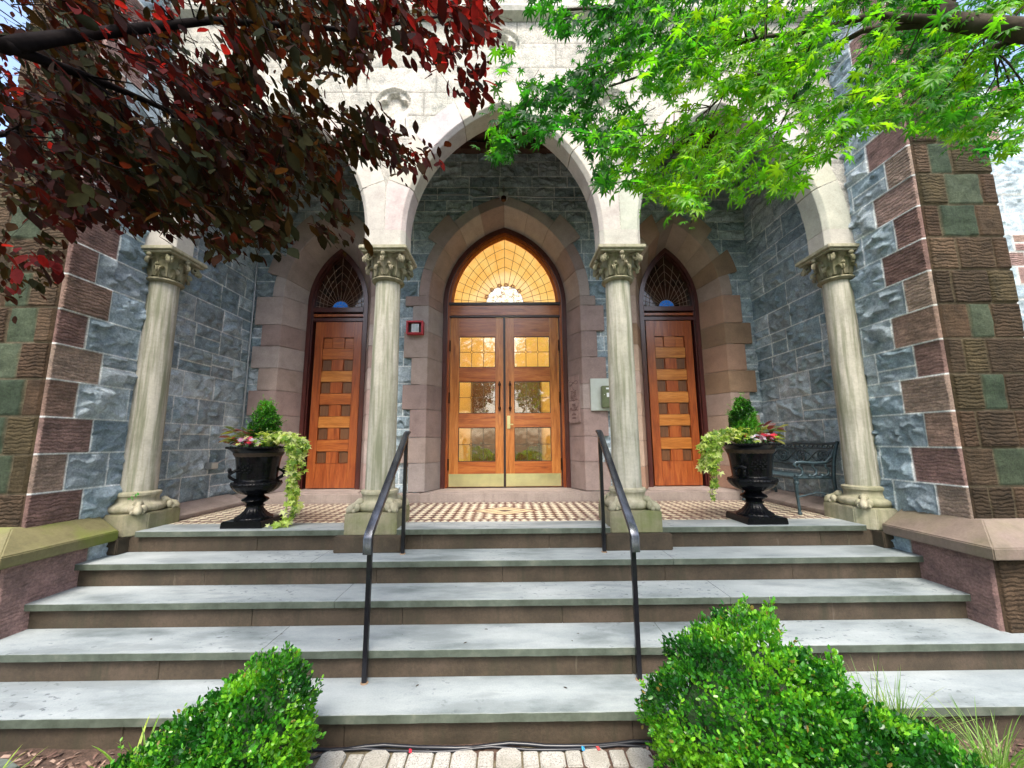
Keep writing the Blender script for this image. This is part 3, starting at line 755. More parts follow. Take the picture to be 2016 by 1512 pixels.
def column(X, outer):
    c = (X, 3.50, 0); side = 1 if X > 0 else -1
    mb = MB(); mb.box(X - 0.265, X + 0.265, 3.235, 3.45, -0.165, -0.042) if not outer else mb.box(X - 0.13 if side > 0 else X - 0.20, X + 0.20 if side > 0 else X + 0.13, 3.235, 3.45, -0.165, -0.042)
    p = mb.build("footing_block", MAT['riser'], bevel=0.006); adopt(p)
    mb = MB(); w = 0.212
    if outer:
        q = 0.10; ins = -side
        mb.prism([(X + ins * w, 3.50 - w + q), (X + ins * (w - q), 3.50 - w), (X - ins * 0.12, 3.50 - w), (X - ins * 0.12, 3.50 + w), (X + ins * w, 3.50 + w)], 'z', -0.045, 0.128)
    else: mb.box(X - w, X + w, 3.50 - w, 3.50 + w, -0.045, 0.128)
    adopt(mb.build("plinth", MAT['plinth'] if (not outer or side < 0) else MAT['carved'], bevel=0.008))
    mb = MB()
    prof = [(0.150, 0.126), (0.182, 0.132), (0.196, 0.148), (0.201, 0.165), (0.196, 0.182), (0.180, 0.196), (0.166, 0.200), (0.163, 0.206), (0.152, 0.212), (0.146, 0.225), (0.146, 0.245), (0.154, 0.262), (0.160, 0.266), (0.160, 0.286), (0.150, 0.294), (0.128, 0.298)]
    mb.lathe([(r * 0.98, z) for r, z in prof], (c[0], c[1], 0), 40)
    for a in range(4):       # corner spurs curling over the torus on to the plinth
        an = pi / 4 + a * pi / 2; pts = []; rd = []
        for i in range(9):
            t = i / 8; r = 0.155 + 0.115 * t; z = 0.20 - 0.062 * t ** 1.5 + 0.012 * sin(pi * t); pts.append((c[0] + r * cos(an), c[1] + r * sin(an), z)); rd.append(0.030 - 0.006 * t + 0.008 * sin(t * pi * 3))
        mb.tube(pts, rd, 8); mb.ball((c[0] + 0.268 * cos(an), c[1] + 0.268 * sin(an), 0.146), 0.023, 8, 6)
        for s in (-1, 1):
            a2 = an + s * 0.16; mb.ball((c[0] + 0.215 * cos(a2), c[1] + 0.215 * sin(a2), 0.165), 0.026, 8, 6, (1, 1, 1.3)); mb.ball((c[0] + 0.24 * cos(an + s * 0.13), c[1] + 0.24 * sin(an + s * 0.13), 0.142), 0.018, 6, 5)
    adopt(mb.build("base", MAT['carved'], auto=radians(50)))
    mb = MB(); mb.lathe([(0.1235 - 0.011 * (i / 16) - 0.002 * (i / 16) ** 2, 0.296 + (2.165 - 0.296) * i / 16) for i in range(17)], (c[0], c[1], 0), 40)
    s = mb.build("shaft", MAT['shaft'], auto=radians(50)); adopt(s)
    # capital
    mb = MB(); mb.lathe([(0.113, 2.150), (0.138, 2.158), (0.146, 2.170), (0.140, 2.182), (0.118, 2.190), (0.112, 2.20), (0.118, 2.26), (0.135, 2.32), (0.162, 2.375), (0.178, 2.398)], (c[0], c[1], 0), 32)
    rg = random.Random(int(X * 100))
    for k in range(8): leaf_scroll(mb, k * pi / 4 + pi / 8, 0.112, 2.19, 2.262, 0.052, 0.085, 0.026, (c[0], c[1], 0))
    for k in range(4): leaf_scroll(mb, k * pi / 2 + pi / 4, 0.122, 2.20, 2.352, 0.105, 0.115, 0.040, (c[0], c[1], 0))
    for k in range(4): leaf_scroll(mb, k * pi / 2, 0.122, 2.20, 2.335, 0.065, 0.09, 0.032, (c[0], c[1], 0))
    for k in range(4):
        a = k * pi / 2 + pi / 4
        for s_ in (-1, 1):    # volute coils
            pts = []; ctr = 0.205; zc = 2.352
            for i in range(15):
                t = i / 14; q = -pi / 2 + t * 2.6 * pi; rr = 0.034 * (1 - 0.62 * t)
                ra = ctr + rr * cos(q); zz = zc + rr * sin(q); off = s_ * (0.014 + 0.008 * t)
                pts.append((c[0] + ra * cos(a) - sin(a) * off, c[1] + ra * sin(a) + cos(a) * off, zz))
            mb.tube(pts, [0.011 - 0.003 * i / 14 for i in range(15)], 6)
        mb.ball((c[0] + 0.232 * cos(a), c[1] + 0.232 * sin(a), 2.325), 0.024, 8, 6)
        a2 = k * pi / 2; mb.ball((c[0] + 0.19 * cos(a2), c[1] + 0.19 * sin(a2), 2.372), 0.022, 8, 6)
        for s_ in (-1, 1): mb.ball((c[0] + 0.158 * cos(a2 + s_ * 0.3), c[1] + 0.158 * sin(a2 + s_ * 0.3), 2.30), 0.016, 6, 5)
    adopt(mb.build("capital", MAT['capital'], auto=radians(50)))
    mb = MB(); mb.box(X - 0.195, X + 0.195, 3.305, 3.695, 2.392, 2.412, 0.003); mb.box(X - 0.213, X + 0.213, 3.287, 3.713, 2.412, 2.448, 0.006)
    adopt(mb.build("abacus", MAT['carved']))
for X, out in ((-3.155, True), (-1.075, False), (1.075, False), (3.155, True)): column(X, out)

# --- limestone arcade
YA, YA2 = 3.325, 3.585
AR = [Arch(0.85, 1.28, 2.60, 2.45, -2.115), Arch(0.89, 1.29, 2.60, 2.45, 0.0), Arch(0.85, 1.28, 2.60, 2.45, 2.115)]
CHM = 0.035
def marc(X, Z):
    x = X - XW; z = Z + 2.45; m = np.zeros(X.shape, bool)
    for a in AR: m |= a.inside(x, z, CHM + 0.03)
    return m
rl = random.Random(9); BL = ashlar(6.48, 3.4, rl, 0.0125, (0.25, 0.275), 0.45, 0.85, 0.0, kind0='s')
def quatre(X, Y, h, col):
    for (rx, rz, R) in ((-1.045, 3.90, 0.165), (1.045, 3.90, 0.165), (0.0, 4.56, 0.17), (-2.1, 4.56, 0.165), (2.1, 4.56, 0.165)):
        x = X - XW - rx; z = Y + 2.45 - rz; r = np.sqrt(x * x + z * z); d = r < R
        lob = np.zeros(X.shape, bool)
        for k in range(4):
            a = pi / 2 * k + pi / 2; lob |= ((x - 0.072 * cos(a)) ** 2 + (z - 0.072 * sin(a)) ** 2) < 0.062 ** 2
        lob |= r < 0.05
        h = np.where(d, -0.018, h); h = np.where(d & lob, -0.062, h)
        h = np.where((r >= R) & (r < R + 0.022), 0.008, h)
        col = np.where((r < R + 0.02)[..., None], np.array((0.48, 0.46, 0.40)), col)
    return h, col
sp = stone_wall("spandrel_wall", None, (-XW, YA + 0.008, 2.45), (1, 0, 0), (0, 0, 1), (0, -1, 0), 6.48, 3.4, BL, res=0.0125, mask=marc, mort=(0.26, 0.25, 0.22), seed=90, mh=0.002, carve=quatre)
adopt(sp)
blks = []
lims = {-2.115: (-3.232, -1.079), 0.0: (-1.076, 1.076), 2.115: (1.079, 3.232)}
for A in AR:
    for side in (-1, 1):
        def pf(i): return [(0.25, YA), (CHM, YA), (0.0, YA + CHM), (0.0, YA2 - CHM), (CHM, YA2), (0.25, YA2)]
        end_pier = abs(A.xc + side * A.a) > 2.5
        blks += ring_blocks(None, A, side, pf, [(i / 4, (i + 1) / 4, i) for i in range(4)], sub=6, xlim=lims[A.xc])
rl2 = random.Random(4)
o = blocks_mesh("arch_ring", blks, MAT['brown'], None, lambda i: tuple(q * rl2.uniform(0.93, 1.06) for q in (0.41, 0.395, 0.35)), bevel=0.003); adopt(o)
# springer blocks between neighbouring arches
blks = []
for xa, xb, l, r in ((-0.89, -1.265, 1, 1), (0.89, 1.265, 1, 1)):
    x0, x1 = min(xa, xb), max(xa, xb)
    out = [(x0 + CHM, YA - 0.003), (x1 - CHM, YA - 0.003), (x1, YA + CHM), (x1, YA2 - CHM), (x1 - CHM, YA2), (x0 + CHM, YA2), (x0, YA2 - CHM), (x0, YA + CHM)]
    blks.append(([(x, y, z) for z in (2.448, 2.605) for x, y in out], [tuple(range(8)), tuple(range(15, 7, -1))] + [(j, j + 8, (j + 1) % 8 + 8, (j + 1) % 8) for j in range(8)], 0))
for s in (-1, 1):
    out = [(s * 3.26, YA - 0.003), (s * (2.965 + CHM), YA - 0.003), (s * 2.965, YA + CHM), (s * 2.965, YA2 - CHM), (s * (2.965 + CHM), YA2), (s * 3.26, YA2)]
    blks.append(([(x, y, z) for z in (2.448, 2.605) for x, y in out], [tuple(range(6)), tuple(range(11, 5, -1))] + [(j, j + 6, (j + 1) % 6 + 6, (j + 1) % 6) for j in range(6)], 0))
for b_ in blks: adopt(blocks_mesh("springer", [b_], MAT['brown'], None, lambda i: (0.42, 0.405, 0.36), bevel=0.003))
# arcade core (behind the face), parapet moulding
mb = MB()
for A in AR:
    for side in (-1, 1):
        for V, F, i in ring_blocks(None, A, side, lambda i: [(0.25, YA + 0.02), (0.01, YA + 0.06), (0.01, YA2 - 0.06), (0.25, YA2 - 0.01)], [(0, 1, 0)], gap=0, sub=16, xlim=lims[A.xc]): mb.add(V, F)
prev = -XW
for A in AR:   # wall body above the arches as vertical strips
    n = 40
    for i in range(n):
        x0 = A.xc - A.a - 0.2 + (2 * A.a + 0.4) * i / n; x1 = x0 + (2 * A.a + 0.4) / n; xm = max(abs(x0 - A.xc), abs(x1 - A.xc)) if False else min(abs(x0 - A.xc), abs(x1 - A.xc))
        r = A.R + 0.1; v = r * r - (xm + A.c) ** 2; z = A.z0 + (sqrt(v) if v > 0 else 0)
        mb.box(max(x0, -XW), min(x1, XW), YA + 0.10, YA2 - 0.003, max(z, 2.61), 5.84)
adopt(mb.build("arcade_core", MAT['limestone']))
mb = MB()
mb.prism([(3.20, 5.82), (3.20, 5.90), (3.26, 5.96), (3.70, 6.02), (3.70, 5.82)], 'x', -3.2, 3.2); adopt(mb.build("parapet_coping", MAT['limestone'], bevel=0.006))
mb = MB(); mb.prism([(3.325, 4.82), (3.25, 4.86), (3.235, 4.90), (3.25, 4.94), (3.325, 4.97)], 'x', -3.2, 3.2); adopt(mb.build("string_course", MAT['limestone'], smooth=False))
# porch ceiling with beams
mb = MB(); mb.box(-3.3, 3.3, 3.6, 5.6, 4.78, 4.86); 
for x in (-2.4, -1.6, -0.8, 0, 0.8, 1.6, 2.4): mb.box(x - 0.05, x + 0.05, 3.67, 4.86, 4.66, 4.78)
mb.box(-3.22, 3.22, 4.76, 4.86, 4.60, 4.70)
adopt(mb.build("porch_ceiling", MAT['ceiling']))

# --- doors ----------------------------------------------------------
def door_leaf(x0, x1, z0, z1, y, hinge_side, root):
    leaf = MB(); t = 0.045; sw = 0.122; sc = 0.118
    xl = x0 + (sw if hinge_side < 0 else sc); xr = x1 - (sc if hinge_side < 0 else sw)
    mb = MB(); mb.box(x0, xl, y, y + t, z0, z1); mb.box(xr, x1, y, y + t, z0, z1)
    o = mb.build("door_leaf", MAT['wood'], bevel=0.003); adopt(o, root)
    zz = [(z0, z0 + 0.33), (0.873 - 0.012, 1.063 + 0.005), (1.49 - 0.005, 1.683 + 0.005), (2.112, z1)]
    zz = [(z0, 0.435), (0.876, 1.063), (1.49, 1.683), (2.112, z1)]
    for a, b in zz:
        mb = MB(); mb.box(xl, xr, y + 0.0015, y + t - 0.001, a, b); r = mb.build("rail", MAT['wood_h'], bevel=0.003); r.parent = o
    for (a, b) in ((0.435, 0.876), (1.063, 1.49), (1.683, 2.112)):
        mb = MB(); mb.box(xl, xr, y + 0.024, y + 0.028, a, b); p = mb.build("glass_pane", MAT['glass']); p.parent = o
        mb = MB(); cm = 0.0035; xs = (xl + (xr - xl) * 0.34, xl + (xr - xl) * 0.67); zm = (a + b) / 2
        for x in xs: mb.box(x - cm, x + cm, y + 0.018, y + 0.0235, a, zm - 0.022); mb.box(x - cm, x + cm, y + 0.018, y + 0.0235, zm + 0.022, b)
        for xa, xb in ((xl, xs[0] - 0.022), (xs[0] + 0.022, xs[1] - 0.022), (xs[1] + 0.022, xr)): mb.box(xa, xb, y + 0.018, y + 0.0235, zm - cm, zm + cm)
        for x in xs:
            q = 0.022
            for i in range(4):
                a0, a1 = i * pi / 2, (i + 1) * pi / 2; mb.tube([(x + q * cos(a0), y + 0.021, zm + q * sin(a0)), (x + q * cos(a1), y + 0.021, zm + q * sin(a1))], 0.003, 4)
        l = mb.build("lead_came", MAT['lead']); l.parent = o
        mb = MB(); e = 0.008
        mb.box(xl, xl + e, y + 0.004, y + 0.024, a, b); mb.box(xr - e, xr, y + 0.004, y + 0.024, a, b); mb.box(xl + e, xr - e, y + 0.004, y + 0.024, a, a + e); mb.box(xl + e, xr - e, y + 0.004, y + 0.024, b - e, b)
        l = mb.build("glazing_bead", MAT['frame_dark']); l.parent = o
    mb = MB(); mb.box(x0 + 0.006, x1 - 0.006, y - 0.003, y - 0.0005, z0 + 0.008, z0 + 0.168); k = mb.build("kick_plate", MAT['brass']); k.parent = o
    # pull handle
    xh = xr + 0.055 if hinge_side < 0 else xl - 0.055
    mb = MB(); 
    for z in (1.13, 1.445): mb.ball((xh, y - 0.03, z), 0.020, 8, 6, (1, 1, 1.4)); mb.tube([(xh, y, z), (xh, y - 0.03, z)], 0.008, 6); mb.ball((xh, y - 0.03, z + (0.034 if z > 1.3 else -0.034)), 0.011, 8, 6)
    mb.tube([(xh, y - 0.035, 1.13), (xh, y - 0.038, 1.29), (xh, y - 0.035, 1.445)], 0.010, 8)
    h = mb.build("pull_handle", MAT['bronze'], auto=radians(50)); h.parent = o
    for z in (0.40, 1.27, 1.98):
        xg = x0 - 0.004 if hinge_side < 0 else x1 + 0.004
        mb = MB(); mb.tube([(xg, y - 0.008, z - 0.075), (xg, y - 0.008, z + 0.075)], 0.011, 8); g = mb.build("hinge", MAT['bronze'], auto=radians(50)); g.parent = o
    return o
DY = 5.19
door_leaf(-0.742, -0.012, 0.112, 2.375, DY, -1, church)
ol = door_leaf(0.002, 0.726, 0.112, 2.375, DY, 1, church)
mb = MB(); mb.box(0.024, 0.066, DY - 0.008, DY - 0.0005, 0.86, 1.03, 0.003); mb.box(0.030, 0.105, DY - 0.045, DY - 0.03, 0.905, 0.922, 0.004); mb.tube([(0.043, DY, 0.913), (0.043, DY - 0.04, 0.913)], 0.009, 8); mb.tube([(0.044, DY - 0.004, 0.985), (0.044, DY - 0.014, 0.985)], 0.012, 10)
lv = mb.build("lever_lock", MAT['brass']); lv.parent = ol
def ring_strip(A, o0, o1, y0, y1, zb=None, n=20):
    """solid band following the pointed arch between offsets"""
    a = A.outline(o0, n, zb); b = A.outline(o1, n, zb); V = []; F = []; k = len(a)
    for (xa, za), (xb, zb_) in zip(a, b): V += [(xa, y0, za), (xb, y0, zb_), (xb, y1, zb_), (xa, y1, za)]
    for i in range(k - 1):
        for q in range(4): F.append((i * 4 + q, i * 4 + (q + 1) % 4, (i + 1) * 4 + (q + 1) % 4, (i + 1) * 4 + q))
    F += [(0, 1, 2, 3), tuple((k - 1) * 4 + q for q in (3, 2, 1, 0))]; return V, F
# central frame
fr = MB(); fr.add(*ring_strip(AC, -0.19, -0.133, 5.13, 5.26, 0.10)); 
f1 = fr.build("door_frame", MAT['frame'], bevel=0.004); adopt(f1)
mb = MB(); mb.add(*ring_strip(AC, -0.215, -0.19, 5.165, 5.25, 0.10)); mb.add(*ring_strip(AC, -0.222, -0.213, 5.185, 5.25, 0.10)); p = mb.build("frame_moulding", MAT['wood_red']); p.parent = f1; p.matrix_parent_inverse = Matrix.Identity(4)
mb = MB(); mb.box(-0.745, 0.745, 5.165, 5.26, 2.405, 2.545, 0.004); p = mb.build("transom_rail", MAT['wood_h']); p.parent = f1
mb = MB(); mb.box(-0.765, 0.765, 5.150, 5.26, 2.548, 2.585, 0.003); mb.box(-0.76, 0.76, 5.17, 5.26, 2.380, 2.402); mb.box(-0.024, 0.006, 5.178, 5.1895, 0.115, 2.372); mb.box(-0.0105, 0.0005, 5.192, 5.235, 0.11, 2.38)
mb.box(-0.765, 0.765, 5.17, 5.26, 0.098, 0.110); p = mb.build("transom_moulding", MAT['frame_dark']); p.parent = f1
for xa, xb in ((-0.80, -0.746), (0.730, 0.80)):
    mb = MB(); mb.box(xa, xb, 5.20, 5.262, 0.1, 2.38); p = mb.build("jamb_liner", MAT['frame']); p.parent = f1
def amber_mat():
    m = Mat("amber_glass"); n = m.noise(30, 4, 0.6); n2 = m.noise(4, 2)
    c = m.ramp(n2, [(0.3, (0.92, 0.42, 0.07)), (0.7, (1.0, 0.62, 0.18))]); c = m.mix(m.fr(n, 0.3, 0.7, 0, 0.25), c, (1.0, 0.75, 0.35))
    m.l.new(c, m.b.inputs["Emission Color"]); m.b.inputs["Emission Strength"].default_value = 0.27  # own emission stands in for lamplight coming through from inside
    return m.set(m.mix(0.5, c, (0.2, 0.08, 0.01)), 0.08, m.bump(n, 0.15, 0.004))
MAT['amber'] = amber_mat()
def clearglow():
    m = Mat("painted_reflection_glass"); n = m.noise(26, 6, 0.7)  # mottled reflection and inner glow painted into colour and emission
    c = m.ramp(n, [(0.36, (0.30, 0.16, 0.12)), (0.45, (0.9, 0.7, 0.4)), (0.56, (1, 1, 0.95))]); m.l.new(c, m.b.inputs["Emission Color"]); m.b.inputs["Emission Strength"].default_value = 0.33
    return m.set(c, 0.06)
MAT['pale'] = clearglow()
def fanlight(A, off, y, z0, mat, hubmat, leadmat, rings, nspoke, hubr, parent, rim=True):
    ol_ = [p for p in A.outline(off, 20, None) if p[1] >= z0 - 1e-6]
    ol_ = [(A.xc + (A.a + off), z0)] + [p for p in A.outline(off, 24, A.z0 - 0.01) if p[1] > z0 + 0.003] + [(A.xc - (A.a + off), z0)]
    mb = MB(); mb.prism(ol_, 'y', y, y + 0.006); g = mb.build("fanlight", mat); adopt(g)
    mb = MB(); P = lambda x, z: (x, y - 0.003, z)
    C = Vector((A.xc, z0))
    import itertools
    def ray(ang):
        d = Vector((cos(ang), sin(ang))); lo, hi = 0.0, 2.0
        for _ in range(24):
            mid = (lo + hi) / 2; q = C + d * mid; ok = bool(A.inside(np.array(q.x), np.array(q.y), off))
            lo, hi = (mid, hi) if ok else (lo, mid)
        return lo
    angs = [pi * (i + 0.5) / nspoke for i in range(nspoke)]
    for a in angs:
        L = ray(a); mb.tube([P(C.x + hubr * cos(a), C.y + hubr * sin(a)), P(C.x + L * cos(a), C.y + L * sin(a))], 0.0028, 4)
    for f in rings:
        pts = []
        for i in range(41):
            a = pi * i / 40; L = ray(a); r = max(hubr, L * f); pts.append(P(C.x + r * cos(a), C.y + r * sin(a)))
        mb.tube(pts, 0.0028, 4)
    for f in (1.0, 0.5): mb.tube([P(C.x + hubr * f * cos(pi * i / 16), C.y + hubr * f * sin(pi * i / 16)) for i in range(17)], 0.003, 4)
    for i in range(6): a = pi * (i + 0.5) / 6; mb.tube([P(C.x + hubr * .5 * cos(a), C.y + hubr * .5 * sin(a)), P(C.x + hubr * cos(a), C.y + hubr * sin(a))], 0.0025, 4)
    l = mb.build("lead_came", leadmat); l.parent = g; l.matrix_parent_inverse = Matrix.Identity(4)
    mb = MB(); mb.prism([(C.x + hubr * cos(pi * i / 20), C.y + hubr * sin(pi * i / 20)) for i in range(21)], 'y', y - 0.002, y - 0.0005); h = mb.build("coloured_glass", hubmat); h.parent = g
    return g
g = fanlight(AC, -0.268, 5.215, 2.585, MAT['amber'], MAT['pale'], MAT['lead'], (0.86, 0.72, 0.57), 17, 0.26, None)
mb = MB(); mb.add(*ring_strip(AC, -0.266, -0.220, 5.20, 5.25, 2.585)); p = mb.build("arch_bar", MAT['orange_wood'], bevel=0.003); adopt(p)
# roses round the hub
rm = plain("plum_coloured_glass", (0.25, 0.05, 0.08), 0.2)
for i, a in enumerate((2.75, 2.3, 1.85, 1.5, 1.15, 0.75)):
    mb = MB()
    cx_, cz_ = 0.27 * cos(a), 2.585 + 0.27 * sin(a)
    for k in range(3): mb.tube([(cx_ + (0.012 + 0.009 * k) * cos(q * pi / 5), 5.209, cz_ + (0.012 + 0.009 * k) * sin(q * pi / 5)) for q in range(11)], 0.0028, 4)
    p = mb.build("glass_rose", rm); p.parent = g

# warm vestibule behind the doors
mb = MB(); mb.mi = 0
mb.box(-1.7, -1.6, 5.34, 8.6, 0.05, 3.4); mb.box(1.6, 1.7, 5.34, 8.6, 0.05, 3.4); mb.box(-1.7, 1.7, 8.6, 8.7, 0.05, 3.4); mb.box(-1.7, 1.7, 5.34, 8.7, 3.4, 3.5); mb.box(-1.7, 1.7, 5.26, 8.7, 0.0, 0.09)
adopt(mb.build("vestibule", MAT['interior']))
mb = MB(); mb.box(-0.75, 0.75, 8.5, 8.58, 0.1, 2.15); mb.box(-0.25, -0.02, 8.45, 8.5, 1.3, 1.9); mb.box(0.02, 0.25, 8.45, 8.5, 1.3, 1.9); adopt(mb.build("inner_doors", MAT['interior_dark']))
bulb = emis("lit_bulb", (1.0, 0.78, 0.40), 30.0)
ch = thing("chandelier", "brass ceiling light with glowing bulbs seen through the upper door panes", "chandelier", (0, 6.6, 2.95))
mb = MB(); mb.tube([(0, 0, 0.44), (0, 0, -0.10)], 0.012, 6); mb.ball((0, 0, -0.12), 0.05)
for k in range(6):
    a = k * pi / 3 + 0.3; mb.tube([(0, 0, -0.08), (0.14 * cos(a), 0.14 * sin(a), -0.16), (0.26 * cos(a), 0.26 * sin(a), -0.10), (0.28 * cos(a), 0.28 * sin(a), -0.03)], 0.008, 6)
mb.build("frame", MAT['brass'], ch)
for k in range(6):
    a = k * pi / 3 + 0.3; mb = MB(); mb.ball((0.28 * cos(a), 0.28 * sin(a), 0.01), 0.032); mb.build("bulb", bulb, ch)
pl = bpy.data.lights.new("chandelier_light", 'POINT'); pl.energy = 30; pl.color = (1, 0.80, 0.48); pl.shadow_soft_size = 0.25
po = bpy.data.objects.new("chandelier_light", pl); COL.objects.link(po); po.location = (0, 6.6, 2.6)

# side doors
def side_door(A, xl, xr, seed):
    rng = random.Random(seed)
    f = MB(); f.add(*ring_strip(A, -0.205, -0.153, 5.13, 5.27, 0.10)); f.add(*ring_strip(A, -0.222, -0.205, 5.16, 5.27, 0.10)); fo = f.build("door_frame", MAT['frame'], bevel=0.003); adopt(fo)
    mb = MB(); mb.box(A.xc - 0.34, A.xc + 0.34, 5.15, 5.26, 2.455, 2.52, 0.004); mb.box(A.xc - 0.34, A.xc + 0.34, 5.17, 5.26, 2.33, 2.375); p = mb.build("transom_rail", MAT['frame']); p.parent = fo
    mb = MB(); mb.box(A.xc - 0.34, A.xc + 0.34, 5.165, 5.26, 2.395, 2.43, 0.004); p = mb.build("transom_moulding", MAT['wood_red']); p.parent = fo
    mb = MB(); mb.box(A.xc - 0.34, A.xc + 0.34, 5.235, 5.26, 2.375, 2.455); p = mb.build("transom_moulding", MAT['frame_dark']); p.parent = fo
    z0, z1 = 0.112, 2.325; y = 5.185; a, b = xl + 0.11, xr - 0.105
    mb = MB(); mb.box(xl, a, y, y + 0.045, z0, z1); mb.box(b, xr, y, y + 0.045, z0, z1); leaf = mb.build("door_leaf", MAT['wood_red'], bevel=0.003); adopt(leaf)
    mb = MB(); mb.box(a, b, y + 0.002, y + 0.045, z0, 0.425); mb.box(a, b, y + 0.002, y + 0.045, 2.105, z1); mb.box(a, b, y + 0.030, y + 0.05, 0.425, 2.105); p = mb.build("rail", MAT['wood_red'], bevel=0.003); p.parent = leaf
    H = (2.105 - 0.425) / 11
    for k in range(11):
        zb = 0.425 + k * H; zt_ = zb + H
        if k % 2 == 1:
            mb = MB(); mb.box(a, b, y + 0.004, y + 0.031, zb + 0.002, zt_ - 0.002); p = mb.build("plank", MAT['wood_pale'] if A.xc > 0 else (MAT['wood_h'] if k % 4 == 1 else MAT['wood_pale']), bevel=0.005); p.parent = leaf
        else:
            w = (b - a) / 3
            mb = MB(); mb.box(a + w - 0.01, a + 2 * w + 0.01, y + 0.006, y + 0.031, zb + 0.001, zt_ - 0.001); p = mb.build("block", MAT['wood_red'] if k < 10 else MAT['wood_h'], bevel=0.004); p.parent = leaf
            for x0 in (a, a + 2 * w + 0.01):
                mb = MB(); mb.box(x0 + 0.005, x0 + w - 0.018, y + 0.022, y + 0.032, zb + 0.006, zt_ - 0.006); p = mb.build("block", MAT['wood_dull'] if k < 10 else MAT['wood_h'], bevel=0.004); p.parent = leaf
    dark = MAT.get('darkglass')
    if not dark:
        m = Mat("dark_leaded_glass"); n = m.noise(5, 3); MAT['darkglass'] = dark = m.set(m.ramp(n, [(0.3, (0.012, 0.007, 0.006)), (0.7, (0.05, 0.018, 0.010))]), 0.05)
        m = Mat("blue_glass"); m.b.inputs["Emission Color"].default_value = (0.02, 0.14, 0.5, 1); m.b.inputs["Emission Strength"].default_value = 0.12; MAT['blueglass'] = m.set((0.015, 0.10, 0.35), 0.15)  # blue pane given a faint glow of its own, no lamp behind it
    fanlight(A, -0.222, 5.215, 2.52, dark, MAT['blueglass'], plain("pale_lead_came", (0.35, 0.25, 0.2), 0.4, 0.3) if 'lead2' not in MAT else MAT['lead2'], (0.55, 0.7, 0.85), 15, 0.11, None)
    mb = MB(); mb.box(A.xc - 0.6, A.xc + 0.6, 5.28, 5.36, 0.05, 3.7); adopt(mb.build("wall_core", MAT['frame_dark']))
side_door(ASD[0], -2.575, -1.945, 1)
side_door(ASD[1], 1.935, 2.56, 2)
# wall above the central door behind the arch
mb = MB(); mb.box(-1.69, 1.69, 5.30, 5.36, 3.42, 4.8); mb.box(-1.9, -0.78, 5.28, 5.36, 0.05, 4.8); mb.box(0.78, 1.9, 5.28, 5.36, 0.05, 4.8); adopt(mb.build("wall_core", MAT['frame_dark']))
# ================================================================== ground, path
def ground_mat():
    m = Mat("mulch_soil"); n = m.noise(40, 6, 0.7); n2 = m.noise(6, 4)
    c = m.ramp(n, [(0.3, (0.035, 0.022, 0.015)), (0.55, (0.10, 0.06, 0.042)), (0.75, (0.20, 0.13, 0.095))])
    return m.set(c, 0.95, m.bump(n, 0.9, 0.02))
rs = np.random.RandomState(5)
def sheet(name, x0, x1, y0, y1, z, nx, ny, amp, mat, sc=3):
    xs = np.linspace(x0, x1, nx); ys = np.linspace(y0, y1, ny); X, Y = np.meshgrid(xs, ys)
    Z = z + amp * (fbm(X * sc, Y * sc, 3, 3) - 0.5)
    idx = np.arange(nx * ny).reshape(ny, nx); F = np.stack([idx[:-1, :-1], idx[:-1, 1:], idx[1:, 1:], idx[1:, :-1]], -1).reshape(-1, 4)
    return np_mesh(name, np.stack([X, Y, Z], -1).reshape(-1, 3), F, mat, smooth=True)
g = sheet("ground", -60, 60, -90, 12, -0.86, 60, 60, 0.0, plain("lawn_and_earth", (0.06, 0.10, 0.03), 0.95, 0, 0.4, 3)); tag(g, kind="structure")
g = sheet("planting_bed", -4.6, 4.6, -1.5, 2.24, -0.825, 220, 110, 0.04, ground_mat()); tag(g, kind="structure")
# road behind the viewer (mirrored in the door panes)
mb = MB(); mb.box(-60, 60, -16, -8, -0.9, -0.85); r = mb.build("road", plain("asphalt", (0.06, 0.06, 0.062), 0.9)); tag(r, kind="structure")
# bark chips
N = 9000; P = np.stack([rs.uniform(-3.6, 3.6, N), rs.uniform(1.0, 2.2, N)], 1)
keep = ~((P[:, 0] > -0.86) & (P[:, 0] < 0.70)); P = P[keep]; N = len(P)
z = -0.825 + 0.04 * (fbm(P[:, 0] * 3, P[:, 1] * 3, 3, 3) - 0.5) + 0.006
L = rs.uniform(0.008, 0.026, N); Wc = rs.uniform(0.003, 0.009, N); a = rs.uniform(0, 2 * pi, N); ti = rs.uniform(-0.5, 0.5, N)
u = np.stack([np.cos(a) * np.cos(ti), np.sin(a) * np.cos(ti), np.sin(ti)], 1) * L[:, None]; v = np.stack([-np.sin(a), np.cos(a), rs.uniform(-0.5, 0.5, N)], 1) * Wc[:, None]
C = np.stack([P[:, 0], P[:, 1], z], 1); up = np.array([0, 0, 0.004])
V = np.stack([C - u - v, C + u - v * 0.6, C + u * 0.9 + v, C - u * 0.8 + v, C + up * 1.0], 1).reshape(-1, 3)
b = np.arange(N)[:, None] * 5; F = np.concatenate([b + np.array([[0, 1, 4]]), b + np.array([[1, 2, 4]]), b + np.array([[2, 3, 4]]), b + np.array([[3, 0, 4]])])
pal = np.array([(0.13, 0.075, 0.05), (0.22, 0.14, 0.10), (0.07, 0.04, 0.03), (0.30, 0.21, 0.16), (0.16, 0.09, 0.07)]); cc = pal[rs.randint(0, 5, N)] * rs.uniform(0.7, 1.2, (N, 1))
ch_ = np_mesh("mulch", V, F, MAT['brown'], None, np.repeat(cc, 5, 0)); tag(ch_, kind="stuff", label="shredded brown bark mulch")
